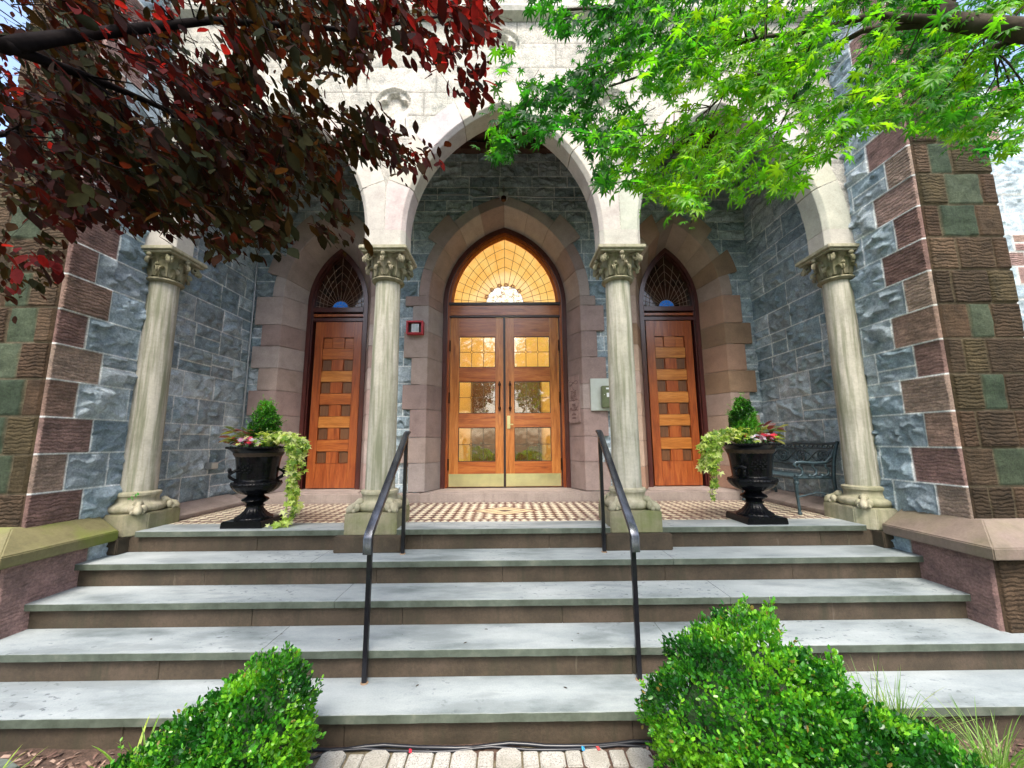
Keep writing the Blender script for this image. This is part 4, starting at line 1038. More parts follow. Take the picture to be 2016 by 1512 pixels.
# cobble path : octagons with small squares
def paver_mat():
    m = Mat("speckled_concrete_paver"); n = m.noise(150, 4, 0.7); n2 = m.noise(5, 4)
    c = m.ramp(n, [(0.36, (0.16, 0.15, 0.14)), (0.47, (0.36, 0.35, 0.32)), (0.6, (0.46, 0.45, 0.41)), (0.8, (0.56, 0.55, 0.51))])
    c = m.mix(m.fr(n2, 0.42, 0.62, 0, 0.6), c, (0.24, 0.225, 0.18)); return m.set(c, 0.85, m.bump(n, 0.5, 0.004))
mb = MB(); S = 0.135; mb.box(-0.95, 0.74, -3.0, 2.215, -0.87, -0.826)
path = mb.build("path", plain("sandy_joint_filler", (0.13, 0.11, 0.07), 0.95, 0, 0.4, 40, 0.6)); tag(path, kind="structure")
PV = thing("cobbled_paving", "speckled pale grey octagonal and square concrete pavers at the foot of the steps", "paving", (0, 2.0, -0.83)); PV["kind"] = "structure"
pav = MB(); rp = random.Random(2)
def paver(bmA, cx, cy, hx, hy, ch, z):
    q = ch; pts = [(cx - hx + q, cy - hy), (cx + hx - q, cy - hy), (cx + hx, cy - hy + q), (cx + hx, cy + hy - q), (cx + hx - q, cy + hy), (cx - hx + q, cy + hy), (cx - hx, cy + hy - q), (cx - hx, cy - hy + q)]
    t = bmesh.new(); vs = [t.verts.new((x, y, zz)) for zz in (z - 0.05, z) for x, y in pts]
    t.faces.new(vs[:8][::-1]); t.faces.new(vs[8:])
    for j in range(8): t.faces.new((vs[j], vs[(j + 1) % 8], vs[(j + 1) % 8 + 8], vs[j + 8]))
    bmesh.ops.bevel(t, geom=[e for e in t.edges if all(v.co.z > z - 0.01 for v in e.verts)], offset=0.0045, segments=2, affect='EDGES', clamp_overlap=True)
    bmA.bm(t)
row = 0; y = 2.120
while y > 0.3:
    x = -0.88 + (0.0 if row % 2 == 0 else -0.10)
    k = row
    while x < 0.66:
        o8 = k % 2 == 0; hw = 0.062 if o8 else 0.038
        z = -0.812 + rp.uniform(-0.004, 0.004)
        if o8: paver(pav, x + hw, y, hw - 0.002, 0.064, 0.026, z)
        else: paver(pav, x + hw, y + 0.0, hw - 0.002, 0.040 + 0.008, 0.004, z)
        x += hw * 2 + rp.uniform(0.003, 0.010); k += 1
    y -= 0.118; row += 1
me = pav.build("path_pavers", paver_mat(), auto=radians(40)); bpy.data.objects.remove(PV); tag(me, kind="structure")
# flagstones in the bed
for (x, y_, r, sd) in ((-2.42, 2.03, 0.19, 1), (-2.10, 1.90, 0.17, 2), (2.05, 1.60, 0.2, 3)):
    rr = random.Random(sd); pts = [(r * (1 + 0.18 * rr.uniform(-1, 1)) * cos(a * pi / 5), 0.6 * r * (1 + 0.18 * rr.uniform(-1, 1)) * sin(a * pi / 5)) for a in range(10)]
    mb = MB(); mb.prism(pts, 'z', -0.03, 0.025); o = mb.build("stepping_stone", plain("dark_green_flagstone", (0.10, 0.12, 0.10), 0.8, 0, 0.3, 30, 0.5), bevel=0.008); o.location = (x, y_, -0.815)
    tag(o, {1: "dark grey-green flagstone half cut off at the bottom left corner, nearest the steps", 2: "dark flagstone set in mulch beside the yellow-green leaf tuft", 3: "grey flagstone in the bed beyond the long grass"}[sd], "stepping stone", "flagstones in the planting beds")
# hoses along the foot of the steps
for k, (dy, r, col_) in enumerate(((0.0, 0.009, 'hose'), (0.022, 0.006, 'hose'))):
    pts = [(-1.04 + 0.09 * i, 2.200 - dy - 0.012 * sin(i * 0.9 + k) - (0.05 if i < 2 and k else 0), -0.812 + 0.003 * sin(i * 1.7 + k * 2)) for i in range(22)]
    mb = MB(); mb.tube(pts, r, 8); o = mb.build("garden_hose", MAT[col_], auto=radians(60))
    tag(o, ("thick black hose lying right against the bottom riser" if k == 0 else "thinner black hose lying beside the pavers, in front of the thick one"), "hose", "black hoses at the foot of the steps")
for k, (x, c, lab) in enumerate(((0.40, (0.05, 0.35, 0.75), "bright blue scrap lying by the black hose"), (-0.45, (0.55, 0.03, 0.06), "tiny red scrap beside the hose, left of centre"), (0.475, (0.6, 0.08, 0.08), "tiny red scrap right of the blue scrap"))):
    mb = MB(); mb.box(-0.004, 0.004, -0.010, 0.010, 0, 0.003); mb.box(0.006, 0.009, -0.010, 0.008, 0, 0.003); o = mb.build("litter_scrap", plain("scrap_colour", c, 0.4)); o.location = (x, 2.165, -0.806); o.rotation_euler = (0.2, 0.1, 0.2 * k); tag(o, lab, "litter", "litter scraps by the hose")

# ================================================================== handrails
def rail_obj(side):
    t = thing("handrail", "black steel handrail with worn silvery top on the %s side of the steps" % ("left" if side < 0 else "right"), "handrail", (side * 0.785, 2.42, -0.66), 0, "handrails on the entrance steps")
    def loc(p): return (p[0] - side * 0.785, p[1] - 2.42, p[2] + 0.66)
    X = side * 0.785; q = 0.0135
    for (y0, z0, z1) in ((3.205, -0.165, 0.745), (2.455, -0.66, 0.15)):
        mb = MB(); mb.box(-q, q, y0 - 2.42 - q, y0 - 2.42 + q, z0 + 0.66, z1 + 0.66, 0.002); mb.build("post", MAT['rail'], t)
        mb = MB(); mb.lathe([(0.022, 0), (0.022, 0.004), (0.018, 0.006)], (0, y0 - 2.42, z0 + 0.66), 16); mb.build("base_collar", plain("rust_stained_grout", (0.30, 0.20, 0.12), 0.8), t)
    # rail : flat moulded bar following the slope then turning down at the foot
    path = [(3.245, 0.775), (3.20, 0.758), (2.47, 0.205), (2.425, 0.170), (2.405, 0.135), (2.403, 0.05)]
    V = []; F = []; hw, hh = 0.026, 0.011; m = 10; k = len(path)
    for i, (y, z) in enumerate(path):
        a = path[max(0, i - 1)]; b = path[min(k - 1, i + 1)]; d = Vector((0, b[0] - a[0], b[1] - a[1])).normalized(); nrm = Vector((1, 0, 0)).cross(d)
        if nrm.z < 0 and i < 3: nrm = -nrm
        if i >= 3: nrm = Vector((0, -1, 0.3)).normalized() if i < 5 else Vector((0, -1, 0))
        for j in range(m):
            an = 2 * pi * j / m; cx_ = cos(an); sx = sin(an); sgn = lambda v: (abs(v) ** 0.6) * (1 if v > 0 else -1)
            p = Vector((0, y - 2.42, z + 0.66)) + Vector((1, 0, 0)) * hw * sgn(cx_) + nrm * hh * sgn(sx); V.append(p)
    for i in range(k - 1):
        for j in range(m): F.append((i * m + j, i * m + (j + 1) % m, (i + 1) * m + (j + 1) % m, (i + 1) * m + j))
    F += [tuple(range(m)), tuple((k - 1) * m + j for j in range(m))]
    mb = MB(); mb.add(V, F); mb.build("top_rail", MAT['rail_top'], t, auto=radians(40))
    mb = MB(); pts = [(y - 2.42, z + 0.66) for y, z in ((3.23, 0.753), (2.48, 0.188), (2.44, 0.15), (2.425, 0.05), (2.44, 0.05), (2.47, 0.135), (3.23, 0.72))]
    mb.prism(pts, 'x', -0.012, 0.012); mb.build("under_bar", MAT['rail'], t, bevel=0.002)
for s in (-1, 1): rail_obj(s)

# ================================================================== fixtures on the walls
t = thing("fire_alarm_strobe", "red fire alarm strobe box with white louvred lens mounted beside the main doors", "alarm", (-1.125, 4.82, 2.115))
mb = MB(); w, h = 0.105, 0.085
mb.box(-w, w, -0.02, 0.045, -h, h, 0.004); mb.build("housing", MAT['red'], t)
mb = MB(); mb.box(-w, -w + 0.02, -0.085, -0.02, -h, h, 0.004); mb.box(w - 0.02, w, -0.085, -0.02, -h, h, 0.004); mb.box(-w + 0.02, w - 0.02, -0.085, -0.02, h - 0.02, h, 0.004); mb.box(-w + 0.02, w - 0.02, -0.085, -0.02, -h, -h + 0.016, 0.004); mb.build("bezel", MAT['red'], t)
mb = MB(); mb.box(-0.085, 0.085, -0.026, -0.021, -0.068, 0.064); mb.build("backing", MAT['black'], t)
mb = MB(); mb.box(-0.045, 0.045, -0.050, -0.027, -0.055, 0.055, 0.003); ln = mb.build("lens", MAT['white'], t)
for i in range(7):
    mb = MB(); z = -0.042 + i * 0.014; mb.box(-0.038, -0.003, -0.054, -0.0505, z, z + 0.006); mb.box(0.003, 0.038, -0.054, -0.0505, z, z + 0.006); p = mb.build("louvre", plain("pale_blue_louvre", (0.30, 0.38, 0.45), 0.3) if i == 0 else bpy.data.materials["pale_blue_louvre"]); p.parent = ln

t = thing("intercom", "olive green intercom box on a pale steel backplate half hidden by the right middle column", "intercom", (1.235, 4.80, 1.26))
mb = MB(); mb.box(-0.175, 0.175, -0.012, 0.04, -0.20, 0.20, 0.003); mb.build("backplate", MAT['plate'], t)
mb = MB(); mb.box(-0.05, 0.13, -0.075, -0.0125, -0.165, 0.10, 0.006); bx = mb.build("box", MAT['olive'], t)
mb = MB(); mb.box(0.0, 0.075, -0.080, -0.0755, 0.055, 0.075); mb.build("name_label", MAT['white'], bx)
mb = MB(); mb.box(0.005, 0.05, -0.082, -0.0755, -0.04, 0.012, 0.002); mb.build("call_button", MAT['white'], bx)
mb = MB(); mb.lathe([(0.005, 0), (0.005, 0.004)], (0, 0, 0), 10); b = mb.build("indicator", MAT['white'], bx); b.rotation_euler = (pi / 2, 0, 0); b.location = (-0.022, -0.075, -0.01)
mb = MB(); mb.box(0.045, 0.062, -0.080, -0.0755, -0.115, -0.105); mb.build("keyhole", MAT['black'], bx)

# carved plaque on the splay of the right jamb
ang = atan2(5.15 - 4.835, -(0.135)); 
dv = Vector((-0.135, 0.315, 0)).normalized(); nv = Vector((-dv.y, dv.x, 0)); nv = nv if nv.x < 0 else -nv
pc = Vector((0.97, 4.835, 1.22)) + Vector((-0.135, 0.315, 0)) * 0.52 + nv * 0.004
t = thing("carved_plaque", "brown stone plaque with incised lettering on the right jamb of the main doors", "plaque", pc)
t.rotation_euler = Matrix((dv.cross(Vector((0, 0, 1))) * 0 + -dv, -nv, Vector((0, 0, 1)))).transposed().to_euler()
# local axes: x along width (towards viewer-right), -y out of the wall, z up
mb = MB(); mb.box(-0.125, 0.125, -0.016, 0.02, -0.30, 0.31, 0.003); mb.build("slab", brownstone("plaque_stone", (0.30, 0.215, 0.20), 0.1, 0, 14), t)
ink = plain("incised_dark_line", (0.11, 0.055, 0.05), 0.8)
def text(s, size, z, parent, mat, sx=1.0, y=-0.0175, ext=0.001, x=0.0):
    c = bpy.data.curves.new("txt", 'FONT'); c.body = s; c.size = size; c.align_x = 'CENTER'; c.align_y = 'CENTER'; c.extrude = ext
    o = bpy.data.objects.new("tmp", c); COL.objects.link(o); dg = bpy.context.evaluated_depsgraph_get(); me = bpy.data.meshes.new_from_object(o.evaluated_get(dg))
    bpy.data.objects.remove(o); o = link("lettering", me, mat, parent); o.rotation_euler = (pi / 2, 0, 0); o.location = (x, y, z); o.scale = (sx, 1, 1); return o
for s, sz, z in (("THE", 0.075, 0.085), ("BEEJ", 0.075, 0.03), ("THE", 0.05, -0.075), ("MUSIC", 0.068, -0.125), ("of the", 0.04, -0.19), ("Abbey", 0.035, -0.235)):
    text(s, sz, z, t, ink, 1.0)
mb = MB()
pts = [(0.10 * sin(2 * pi * i / 24) , -0.018, 0.215 + 0.022 * sin(4 * pi * i / 24)) for i in range(25)]; mb.tube(pts, 0.003, 4)
mb.tube([(-0.1, -0.018, 0.20), (-0.09, -0.018, 0.175), (-0.03, -0.018, 0.19), (-0.02, -0.018, 0.15), (0.0, -0.018, 0.13), (0.02, -0.018, 0.13)], 0.003, 4)
mb.tube([(-0.10, -0.018, -0.01), (-0.03, -0.018, -0.012), (0, -0.018, 0.004), (0.02, -0.018, -0.012), (0, -0.018, -0.024), (-0.02, -0.018, -0.012), (0.03, -0.018, -0.008), (0.10, -0.018, -0.004)], 0.0025, 4)
mb.build("scroll_ornament", ink, t)
for x, z in ((-0.11, 0.26), (-0.11, -0.285), (0.11, -0.285)):
    mb = MB(); mb.lathe([(0.006, 0), (0.006, 0.003)], (0, 0, 0), 10); s_ = mb.build("screw", MAT['bronze'], t); s_.rotation_euler = (pi / 2, 0, 0); s_.location = (x, -0.016, z)

# floodlight / camera over the doorway with its conduits
t = thing("security_light", "small grey twin floodlight over the point of the central doorway", "light", (-0.005, 4.775, 3.93))
mb = MB(); mb.box(-0.055, 0.055, -0.02, 0.05, -0.045, 0.045, 0.005); mb.build("junction_box", MAT['greymetal'], t)
for s in (-1, 1):
    mb = MB(); mb.lathe([(0.018, -0.02), (0.032, 0.03), (0.034, 0.045)], (0, 0, 0), 16); h = mb.build("lamp_head", MAT['greymetal'], t, auto=radians(40)); h.rotation_euler = (radians(115), 0, radians(-25 * s)); h.location = (s * 0.045, -0.045, -0.03)
mb = MB(); mb.lathe([(0.03, -0.05), (0.036, -0.03), (0.034, 0.0), (0.0, 0.01)], (0, -0.055, -0.065), 16); mb.build("sensor_dome", MAT['bronze'], t, auto=radians(40))
mb = MB(); mb.tube([(0, 0.0, 0.04), (0, 0.0, 0.14)], 0.010, 6); mb.build("conduit_stub", MAT['greymetal'], t)
for k, (pts, r, lab) in enumerate((([(-0.06, 4.785, 3.925), (-0.4, 4.785, 3.905), (-0.46, 4.785, 3.94), (-3.18, 4.785, 3.95)], 0.008, "thin conduit running from the twin floodlight to the left across the back wall"),
                    ([(0.05, 4.785, 3.925), (0.4, 4.785, 3.905), (3.18, 4.785, 3.88)], 0.008, "thin conduit running from the twin floodlight to the right across the back wall"),
                    ([(-3.185, 4.79, 4.7), (-3.185, 4.79, 1.0), (-3.185, 4.785, 0.60)], 0.011, "tall pale conduit running down the left porch corner"),
                    ([(-3.185, 4.60, 0.53), (-3.185, 4.50, 0.50), (-3.185, 4.42, 0.47)], 0.007, "short conduit beside the socket box near the left urn"))):
    mb = MB(); mb.tube(pts, r, 8); o = mb.build("conduit", MAT['greymetal'], auto=radians(50)); tag(o, lab, "conduit", "conduits on the porch walls")
t = thing("socket_box", "small grey weatherproof socket box low on the left porch wall", "socket", (-3.185, 4.36, 0.455))
mb = MB(); mb.box(-0.03, 0.03, -0.055, 0.055, -0.035, 0.035, 0.004); mb.build("box", MAT['greymetal'], t)
mb = MB(); mb.box(0.03, 0.038, -0.045, 0.045, -0.028, 0.028, 0.003); mb.build("cover", MAT['plate'], t)

# ================================================================== urns
def urn(x, y, rz, lab):
    t = thing("garden_urn", lab, "planter", (x, y, 0.0), rz, "black cast iron urns on the landing")
    mb = MB(); mb.prism([(-0.172, 0), (0.172, 0), (0.165, 0.05), (0.158, 0.055), (-0.158, 0.055), (-0.165, 0.05)], 'y', -0.168, 0.168); mb.build("square_base", MAT['iron'], t, bevel=0.004)
    fl = lambda a, j: 1 + (0.055 * abs(sin(a * 12)) if 2 <= j <= 7 else 0)
    mb = MB(); mb.lathe([(0.145, 0.055), (0.146, 0.062), (0.135, 0.070), (0.118, 0.080), (0.098, 0.095), (0.080, 0.115), (0.066, 0.135), (0.060, 0.150), (0.062, 0.155), (0.074, 0.158), (0.074, 0.166), (0.062, 0.170), (0.066, 0.180), (0.092, 0.195), (0.106, 0.208), (0.098, 0.222), (0.072, 0.236), (0.062, 0.250), (0.070, 0.256)], (0, 0, 0), 96, fl, cap=False); mb.build("foot", MAT['iron'], t, auto=radians(60))
    gd = lambda a, j: 1 + (0.03 * abs(sin(a * 10)) if 1 <= j <= 5 else 0)
    mb = MB(); mb.lathe([(0.062, 0.252), (0.090, 0.258), (0.128, 0.272), (0.160, 0.295), (0.182, 0.322), (0.192, 0.345), (0.190, 0.358), (0.172, 0.368), (0.156, 0.375), (0.152, 0.385), (0.155, 0.40), (0.160, 0.46), (0.166, 0.52), (0.174, 0.565), (0.188, 0.605), (0.210, 0.632), (0.238, 0.648), (0.246, 0.654), (0.246, 0.662), (0.236, 0.665), (0.205, 0.650), (0.175, 0.615), (0.165, 0.60)], (0, 0, 0), 80, gd, cap=False); body = mb.build("bowl", MAT['iron'], t, auto=radians(60))
    mb = MB()
    for i in range(56): a = 2 * pi * i / 56; mb.ball((0.243 * cos(a), 0.243 * sin(a), 0.657), 0.0105, 6, 4)
    for i in range(48): a = 2 * pi * i / 48; mb.ball((0.187 * cos(a), 0.187 * sin(a), 0.356), 0.008, 6, 4)
    p = mb.build("bead_moulding", MAT['iron'], None, auto=radians(60)); p.parent = body; p["kind"] = "stuff"
    for a in (radians(215), radians(35)):
        mb = MB()
        for da in (-0.17, 0.17):
            pts = []
            for i in range(11):
                q = i / 10 * pi * 1.25 - 0.5; rr = 0.150 + 0.058 * sin(max(0, min(pi, q + 0.35))); z = 0.372 + 0.115 * (i / 10)
                pts.append((rr * cos(a + da), rr * sin(a + da), z))
            mb.tube(pts, 0.011, 8)
        pts = [(0.205 * cos(a + d), 0.205 * sin(a + d), 0.452 + 0.02 * cos(d * 6)) for d in (-0.24, -0.12, 0, 0.12, 0.24)]; mb.tube(pts, 0.016, 8)
        mb.build("handle", MAT['iron'], t, auto=radians(60))
    mb = MB()
    for k in range(3):                     # cast relief on the front
        for i in range(7):
            a = -pi / 2 - 0.15 + 0.12 * (i - 3) + 0.02 * k; mb.ball((0.166 * cos(a), 0.166 * sin(a), 0.455 + 0.028 * k + 0.012 * cos(i * 2.1 + k)), 0.012, 6, 4, (1, 1, 0.7))
    p = mb.build("relief", MAT['iron'], None, auto=radians(60)); p.parent = body; p["kind"] = "stuff"
    mb = MB(); mb.lathe([(0.168, 0.56), (0.195, 0.605), (0.19, 0.63), (0.001, 0.645)], (0, 0, 0), 32, cap=False); mb.build("soil", MAT['soil'], t)
    return t
UL = (-2.165, 3.535); UR = (2.180, 3.505)
urn(*UL, 0.0, "black cast iron urn on the left of the landing, ivy trailing down its right side")
urn(*UR, 0.0, "black cast iron urn on the right of the landing, in front of the bench")

# ================================================================== bench
def bench():
    t = thing("cast_iron_bench", "ornate blue-green cast iron bench against the right porch wall", "bench", (2.95, 4.20, 0.0), 0)
    # local x: towards the wall (+), y: depth into the porch ; length along y
    M_ = MAT['verdigris']; L2 = 0.44; sz = 0.335
    def T(nm, tubes, mat=M_, balls=()):
        mb = MB()
        for pts, r in tubes: mb.tube(pts, r, 8)
        for c, r in balls: mb.ball(c, r, 8, 6)
        return mb.build(nm, mat, t, auto=radians(60))
    for y in (-L2, L2):
        T("leg", [([(-0.20, y, sz - 0.01), (-0.205, y, 0.24), (-0.20, y, 0.12), (-0.195, y, 0.0)], [0.022, 0.017, 0.013, 0.015])], balls=[((-0.20, y, sz - 0.045), 0.026), ((-0.195, y, 0.012), 0.020)])
        T("leg", [([(0.16, y, sz), (0.165, y, 0.22), (0.19, y, 0.10), (0.235, y, 0.0)], [0.018, 0.016, 0.014, 0.016])])
        T("arm", [([(0.19, y, 0.60), (0.16, y, 0.53), (0.10, y, 0.475), (0.0, y, 0.47), (-0.12, y, 0.48), (-0.185, y, 0.478), (-0.205, y, 0.455), (-0.19, y, 0.435)], 0.014)] +
          [([(x0, y, 0.465), (x0 - 0.012, y, 0.44), (x0 + 0.02, y, 0.41), (x0 + 0.018, y, 0.37), (x0 - 0.015, y, sz + 0.012), (x0 - 0.045, y, sz + 0.018)], [0.010, 0.012, 0.012, 0.013, 0.013, 0.010]) for x0 in (-0.15, -0.02, 0.10)],
          balls=[((x0 - 0.045, y, sz + 0.018), 0.018) for x0 in (-0.15, -0.02, 0.10)])
        T("back_post", [([(0.16, y, sz), (0.175, y, 0.45), (0.195, y, 0.56), (0.235, y, 0.66)], [0.018, 0.017, 0.018, 0.014])], balls=[((0.235, y, 0.66), 0.018)])
    # seat: lattice of bars in a frame
    fr_ = [([(-0.21, -L2, sz), (-0.21, L2, sz)], 0.015), ([(0.16, -L2, sz), (0.16, L2, sz)], 0.013), ([(-0.21, -L2, sz), (0.16, -L2, sz)], 0.013), ([(-0.21, L2, sz), (0.16, L2, sz)], 0.013)]
    n = 13
    for i in range(n):
        y = -L2 + 2 * L2 * (i + 0.5) / n
        fr_.append(([(-0.21, y - 0.03, sz), (-0.02, y + 0.03, sz), (0.16, y - 0.03, sz)], 0.007)); fr_.append(([(-0.21, y + 0.03, sz), (-0.02, y - 0.03, sz), (0.16, y + 0.03, sz)], 0.007))
    T("seat", fr_)
    bk = lambda z: 0.165 + (z - sz) * 0.20
    tb = []
    tb.append(([(bk(0.64), -L2, 0.655), (bk(0.66), -0.22, 0.645), (bk(0.66), 0, 0.655), (bk(0.66), 0.22, 0.645), (bk(0.64), L2, 0.655)], 0.013))
    tb.append(([(bk(0.60), -L2, 0.605), (bk(0.60), L2, 0.605)], 0.008)); tb.append(([(bk(0.45), -L2, 0.44), (bk(0.44), 0, 0.435), (bk(0.45), L2, 0.44)], 0.011))
    for yc in (-0.29, 0.0, 0.29):
        R = 0.062; zc = 0.522; tb.append(([(bk(zc), yc + R * cos(a * pi / 10), zc + R * sin(a * pi / 10)) for a in range(21)], 0.009))
        for k in range(6):
            a = k * pi / 3; tb.append(([(bk(zc), yc, zc), (bk(zc), yc + 0.03 * cos(a), zc + 0.03 * sin(a)), (bk(zc), yc + 0.045 * cos(a + 0.5), zc + 0.045 * sin(a + 0.5))], 0.007))
        for s in (-1, 1):
            for sz_ in (-1, 1): tb.append(([(bk(zc), yc + s * 0.145, zc + 0.0), (bk(zc), yc + s * 0.09, zc + sz_ * 0.040), (bk(zc), yc + s * 0.04, zc + sz_ * 0.060), (bk(zc), yc, zc + sz_ * 0.064)], 0.007))
    for i in range(14):
        y = -L2 + 0.03 + i * 0.0625; tb.append(([(bk(0.62), y - 0.022, 0.61), (bk(0.62), y, 0.642), (bk(0.62), y + 0.022, 0.61)], 0.006))
    T("backrest", tb)
    T("stretcher", [([(-0.20, -L2, 0.16), (0.0, -L2, 0.20), (0.18, -L2, 0.16)], 0.008), ([(-0.20, L2, 0.16), (0.0, L2, 0.20), (0.18, L2, 0.16)], 0.008)])
bench()
# ================================================================== vegetation
R_ = np.random.RandomState(77)
def norm(a): return a / np.maximum(1e-9, np.linalg.norm(a, axis=-1, keepdims=True))
def unp(u, v, Y):
    """point at depth Y seen at photo pixel (u, v)"""
    u = np.asarray(u, float); v = np.asarray(v, float); Y = np.asarray(Y, float)
    d = np.array(FWD)[None] * F_PX + np.array(RGT)[None] * (u - 1008)[:, None] - np.array(UP)[None] * (v - 756)[:, None]
    return np.array(EYE)[None] + d * (Y / d[:, 1])[:, None]
def prj(P):
    d = P - np.array(EYE)[None]; z = d @ np.array(FWD); return 1008 + F_PX * (d @ np.array(RGT)) / z, 756 - F_PX * (d @ np.array(UP)) / z, z
def inpoly(x, y, poly):
    r = np.zeros(np.shape(x), bool); n = len(poly)
    for i in range(n):
        x0, y0 = poly[i]; x1, y1 = poly[(i + 1) % n]
        c = ((y0 > y) != (y1 > y)) & (x < (x1 - x0) * (y - y0) / (y1 - y0 + 1e-12) + x0); r ^= c
    return r
def tri(faces):
    out = []
    for f in faces:
        for i in range(1, len(f) - 1): out.append((f[0], f[i], f[i + 1]))
    return out
T_OVAL = (np.array([(0, 0, 0), (.22, .17, .03), (.5, .25, .03), (.8, .15, 0), (1, 0, -.08), (.8, -.15, 0), (.5, -.25, .03), (.22, -.17, .03), (.5, 0, -.03)]), [(0, 8, 1), (1, 8, 2), (2, 8, 3), (3, 8, 4), (4, 8, 5), (5, 8, 6), (6, 8, 7), (7, 8, 0)])
T_BOX = (np.array([(0, 0, 0), (.3, .26, .05), (.75, .24, .04), (1, 0, 0), (.75, -.24, .04), (.3, -.26, .05)]), tri([(0, 3, 2, 1), (0, 5, 4, 3)]))
def palm(n, spread, notch, wid, droop):
    V = [(0, 0, 0)]; F = []; ls = []
    for k in range(n):
        a = radians(spread) * (k / (n - 1) - 0.5) * 2; L = 1.0 - 0.42 * abs(a / radians(spread)) ** 1.3
        ls.append((a, L))
    st = radians(spread) * 2 / (n - 1)
    for k, (a, L) in enumerate(ls):
        i = len(V); h = st * 0.5
        V += [(notch * cos(a - h), notch * sin(a - h), 0), (L * .62 * cos(a - wid), L * .62 * sin(a - wid), -droop * .3), (L * cos(a), L * sin(a), -droop), (L * .62 * cos(a + wid), L * .62 * sin(a + wid), -droop * .3), (notch * cos(a + h), notch * sin(a + h), 0), (L * .55 * cos(a), L * .55 * sin(a), 0.03)]
        F += [(0, i, i + 5), (i, i + 1, i + 5), (i + 1, i + 2, i + 5), (i + 2, i + 3, i + 5), (i + 3, i + 4, i + 5), (i + 4, 0, i + 5)]
    return np.array(V), F
T_MAPLE = palm(7, 118, 0.30, 0.17, 0.22)
T_IVY = palm(5, 110, 0.45, 0.22, 0.12)
T_PETAL = (np.array([(0, 0, 0)] + [(cos(a * pi / 5) * (1 if a % 2 == 0 else .72), sin(a * pi / 5) * (1 if a % 2 == 0 else .72), .12) for a in range(10)]), [(0, i, i % 10 + 1) for i in range(1, 11)])
def leaves(name, tpl, C, X, Nn, S, col, mat, parent=None, **kw):
    TV, TF = tpl; C = np.asarray(C); n = len(C); X = norm(X); Z = norm(Nn - X * np.sum(Nn * X, -1, keepdims=True)); Yv = np.cross(Z, X)
    S = np.asarray(S)[:, None, None]
    V = C[:, None] + (TV[None, :, 0:1] * X[:, None] + TV[None, :, 1:2] * Yv[:, None] + TV[None, :, 2:3] * Z[:, None]) * S
    F = (np.arange(n)[:, None, None] * len(TV) + np.array(TF)[None]).reshape(-1, 3)
    o = np_mesh(name, V.reshape(-1, 3), F, mat, parent, np.repeat(col, len(TV), 0)); return tag(o, **kw)
def tubes(name, segs, mat, parent=None, n=5):
    mb = MB()
    for pts, r in segs: mb.tube(pts, r, n)
    me = bpy.data.meshes.new(name); me.from_pydata(mb.v, [], mb.f); return link(name, me, mat, parent, True)
def pick(pal, n, w=None, lo=.75, hi=1.25):
    pal = np.array(pal); k = R_.choice(len(pal), n, p=w); return pal[k] * R_.uniform(lo, hi, (n, 1))

def canopy(root, pos, axis, nper, length, leafsz, tpl, mat, colfn, hang, limbs, polymask=None, twigmat=None, name="crown"):
    """sprays of leaves on twigs; pos = spray starts"""
    C = []; X = []; Nn = []; S = []; K = []; segs = []
    lp = np.array([p for L in limbs for p in L])
    for i, p in enumerate(pos):
        ax = np.array(axis) + R_.normal(0, .28, 3); ax /= np.linalg.norm(ax)
        L = length * R_.uniform(.6, 1.25); k = int(nper * R_.uniform(.7, 1.3)); sd = np.cross(ax, (0, 0, 1)); sd /= np.linalg.norm(sd)
        t = (np.arange(k) + R_.rand(k)) / k; sag = -0.10 * L * t ** 2 * 2
        P = p[None] + ax[None] * (t * L)[:, None]; P[:, 2] += sag
        s = np.where(np.arange(k) % 2 == 0, 1, -1)
        D = ax[None] * .55 + sd[None] * (s * R_.uniform(.3, 1.0, k))[:, None] + R_.normal(0, .25, (k, 3)); D[:, 2] -= hang * R_.uniform(.4, 1.3, k)
        ok = np.ones(k, bool)
        if polymask is not None: ok = polymask(P + norm(D) * leafsz * .5)
        if not ok.any(): continue
        C.append(P[ok]); X.append(D[ok]); nn = np.tile((0, -0.25, 1.0), (k, 1)) + R_.normal(0, .45, (k, 3)); Nn.append(nn[ok])
        S.append((leafsz * R_.uniform(.5, 1.25, k))[ok]); K.append(colfn(p, k)[ok])
        tm = t[ok].max(); q = [tuple(p + ax * (tm * L * f) + np.array((0, 0, -0.2 * L * (tm * f) ** 2))) for f in (0, .5, 1)]
        if ok.mean() > .6: segs.append((q, [0.0019, 0.0014, 0.0007]))
        if i % 3 == 0 and p[1] > 1.15:
            d = np.linalg.norm(lp - p[None], axis=1) + 0.6 * np.maximum(0, lp[:, 1] - p[1]); j = lp[d.argmin()]; m = (j + p) / 2 + R_.normal(0, .03, 3) + np.array((0, 0, .04))
            if np.linalg.norm(j - p) < .34 and ok.mean() > .85: segs.append(([tuple(j), tuple(m), tuple(p)], [0.0042, 0.003, 0.0019]))
    C = np.concatenate(C); o = leaves(name, tpl, C, np.concatenate(X), np.concatenate(Nn), np.concatenate(S), np.concatenate(K), mat, root)
    tubes("twigs", segs, twigmat, root, 4); return len(C)
def limb(pts, n=6):
    """resample polyline finely"""
    out = []
    for a, b in zip(pts[:-1], pts[1:]):
        for k in range(n): out.append(tuple(np.array(a) * (1 - k / n) + np.array(b) * k / n))
    return out + [tuple(pts[-1])]
def U1(u, v, Y): return tuple(unp([u], [v], [Y])[0])

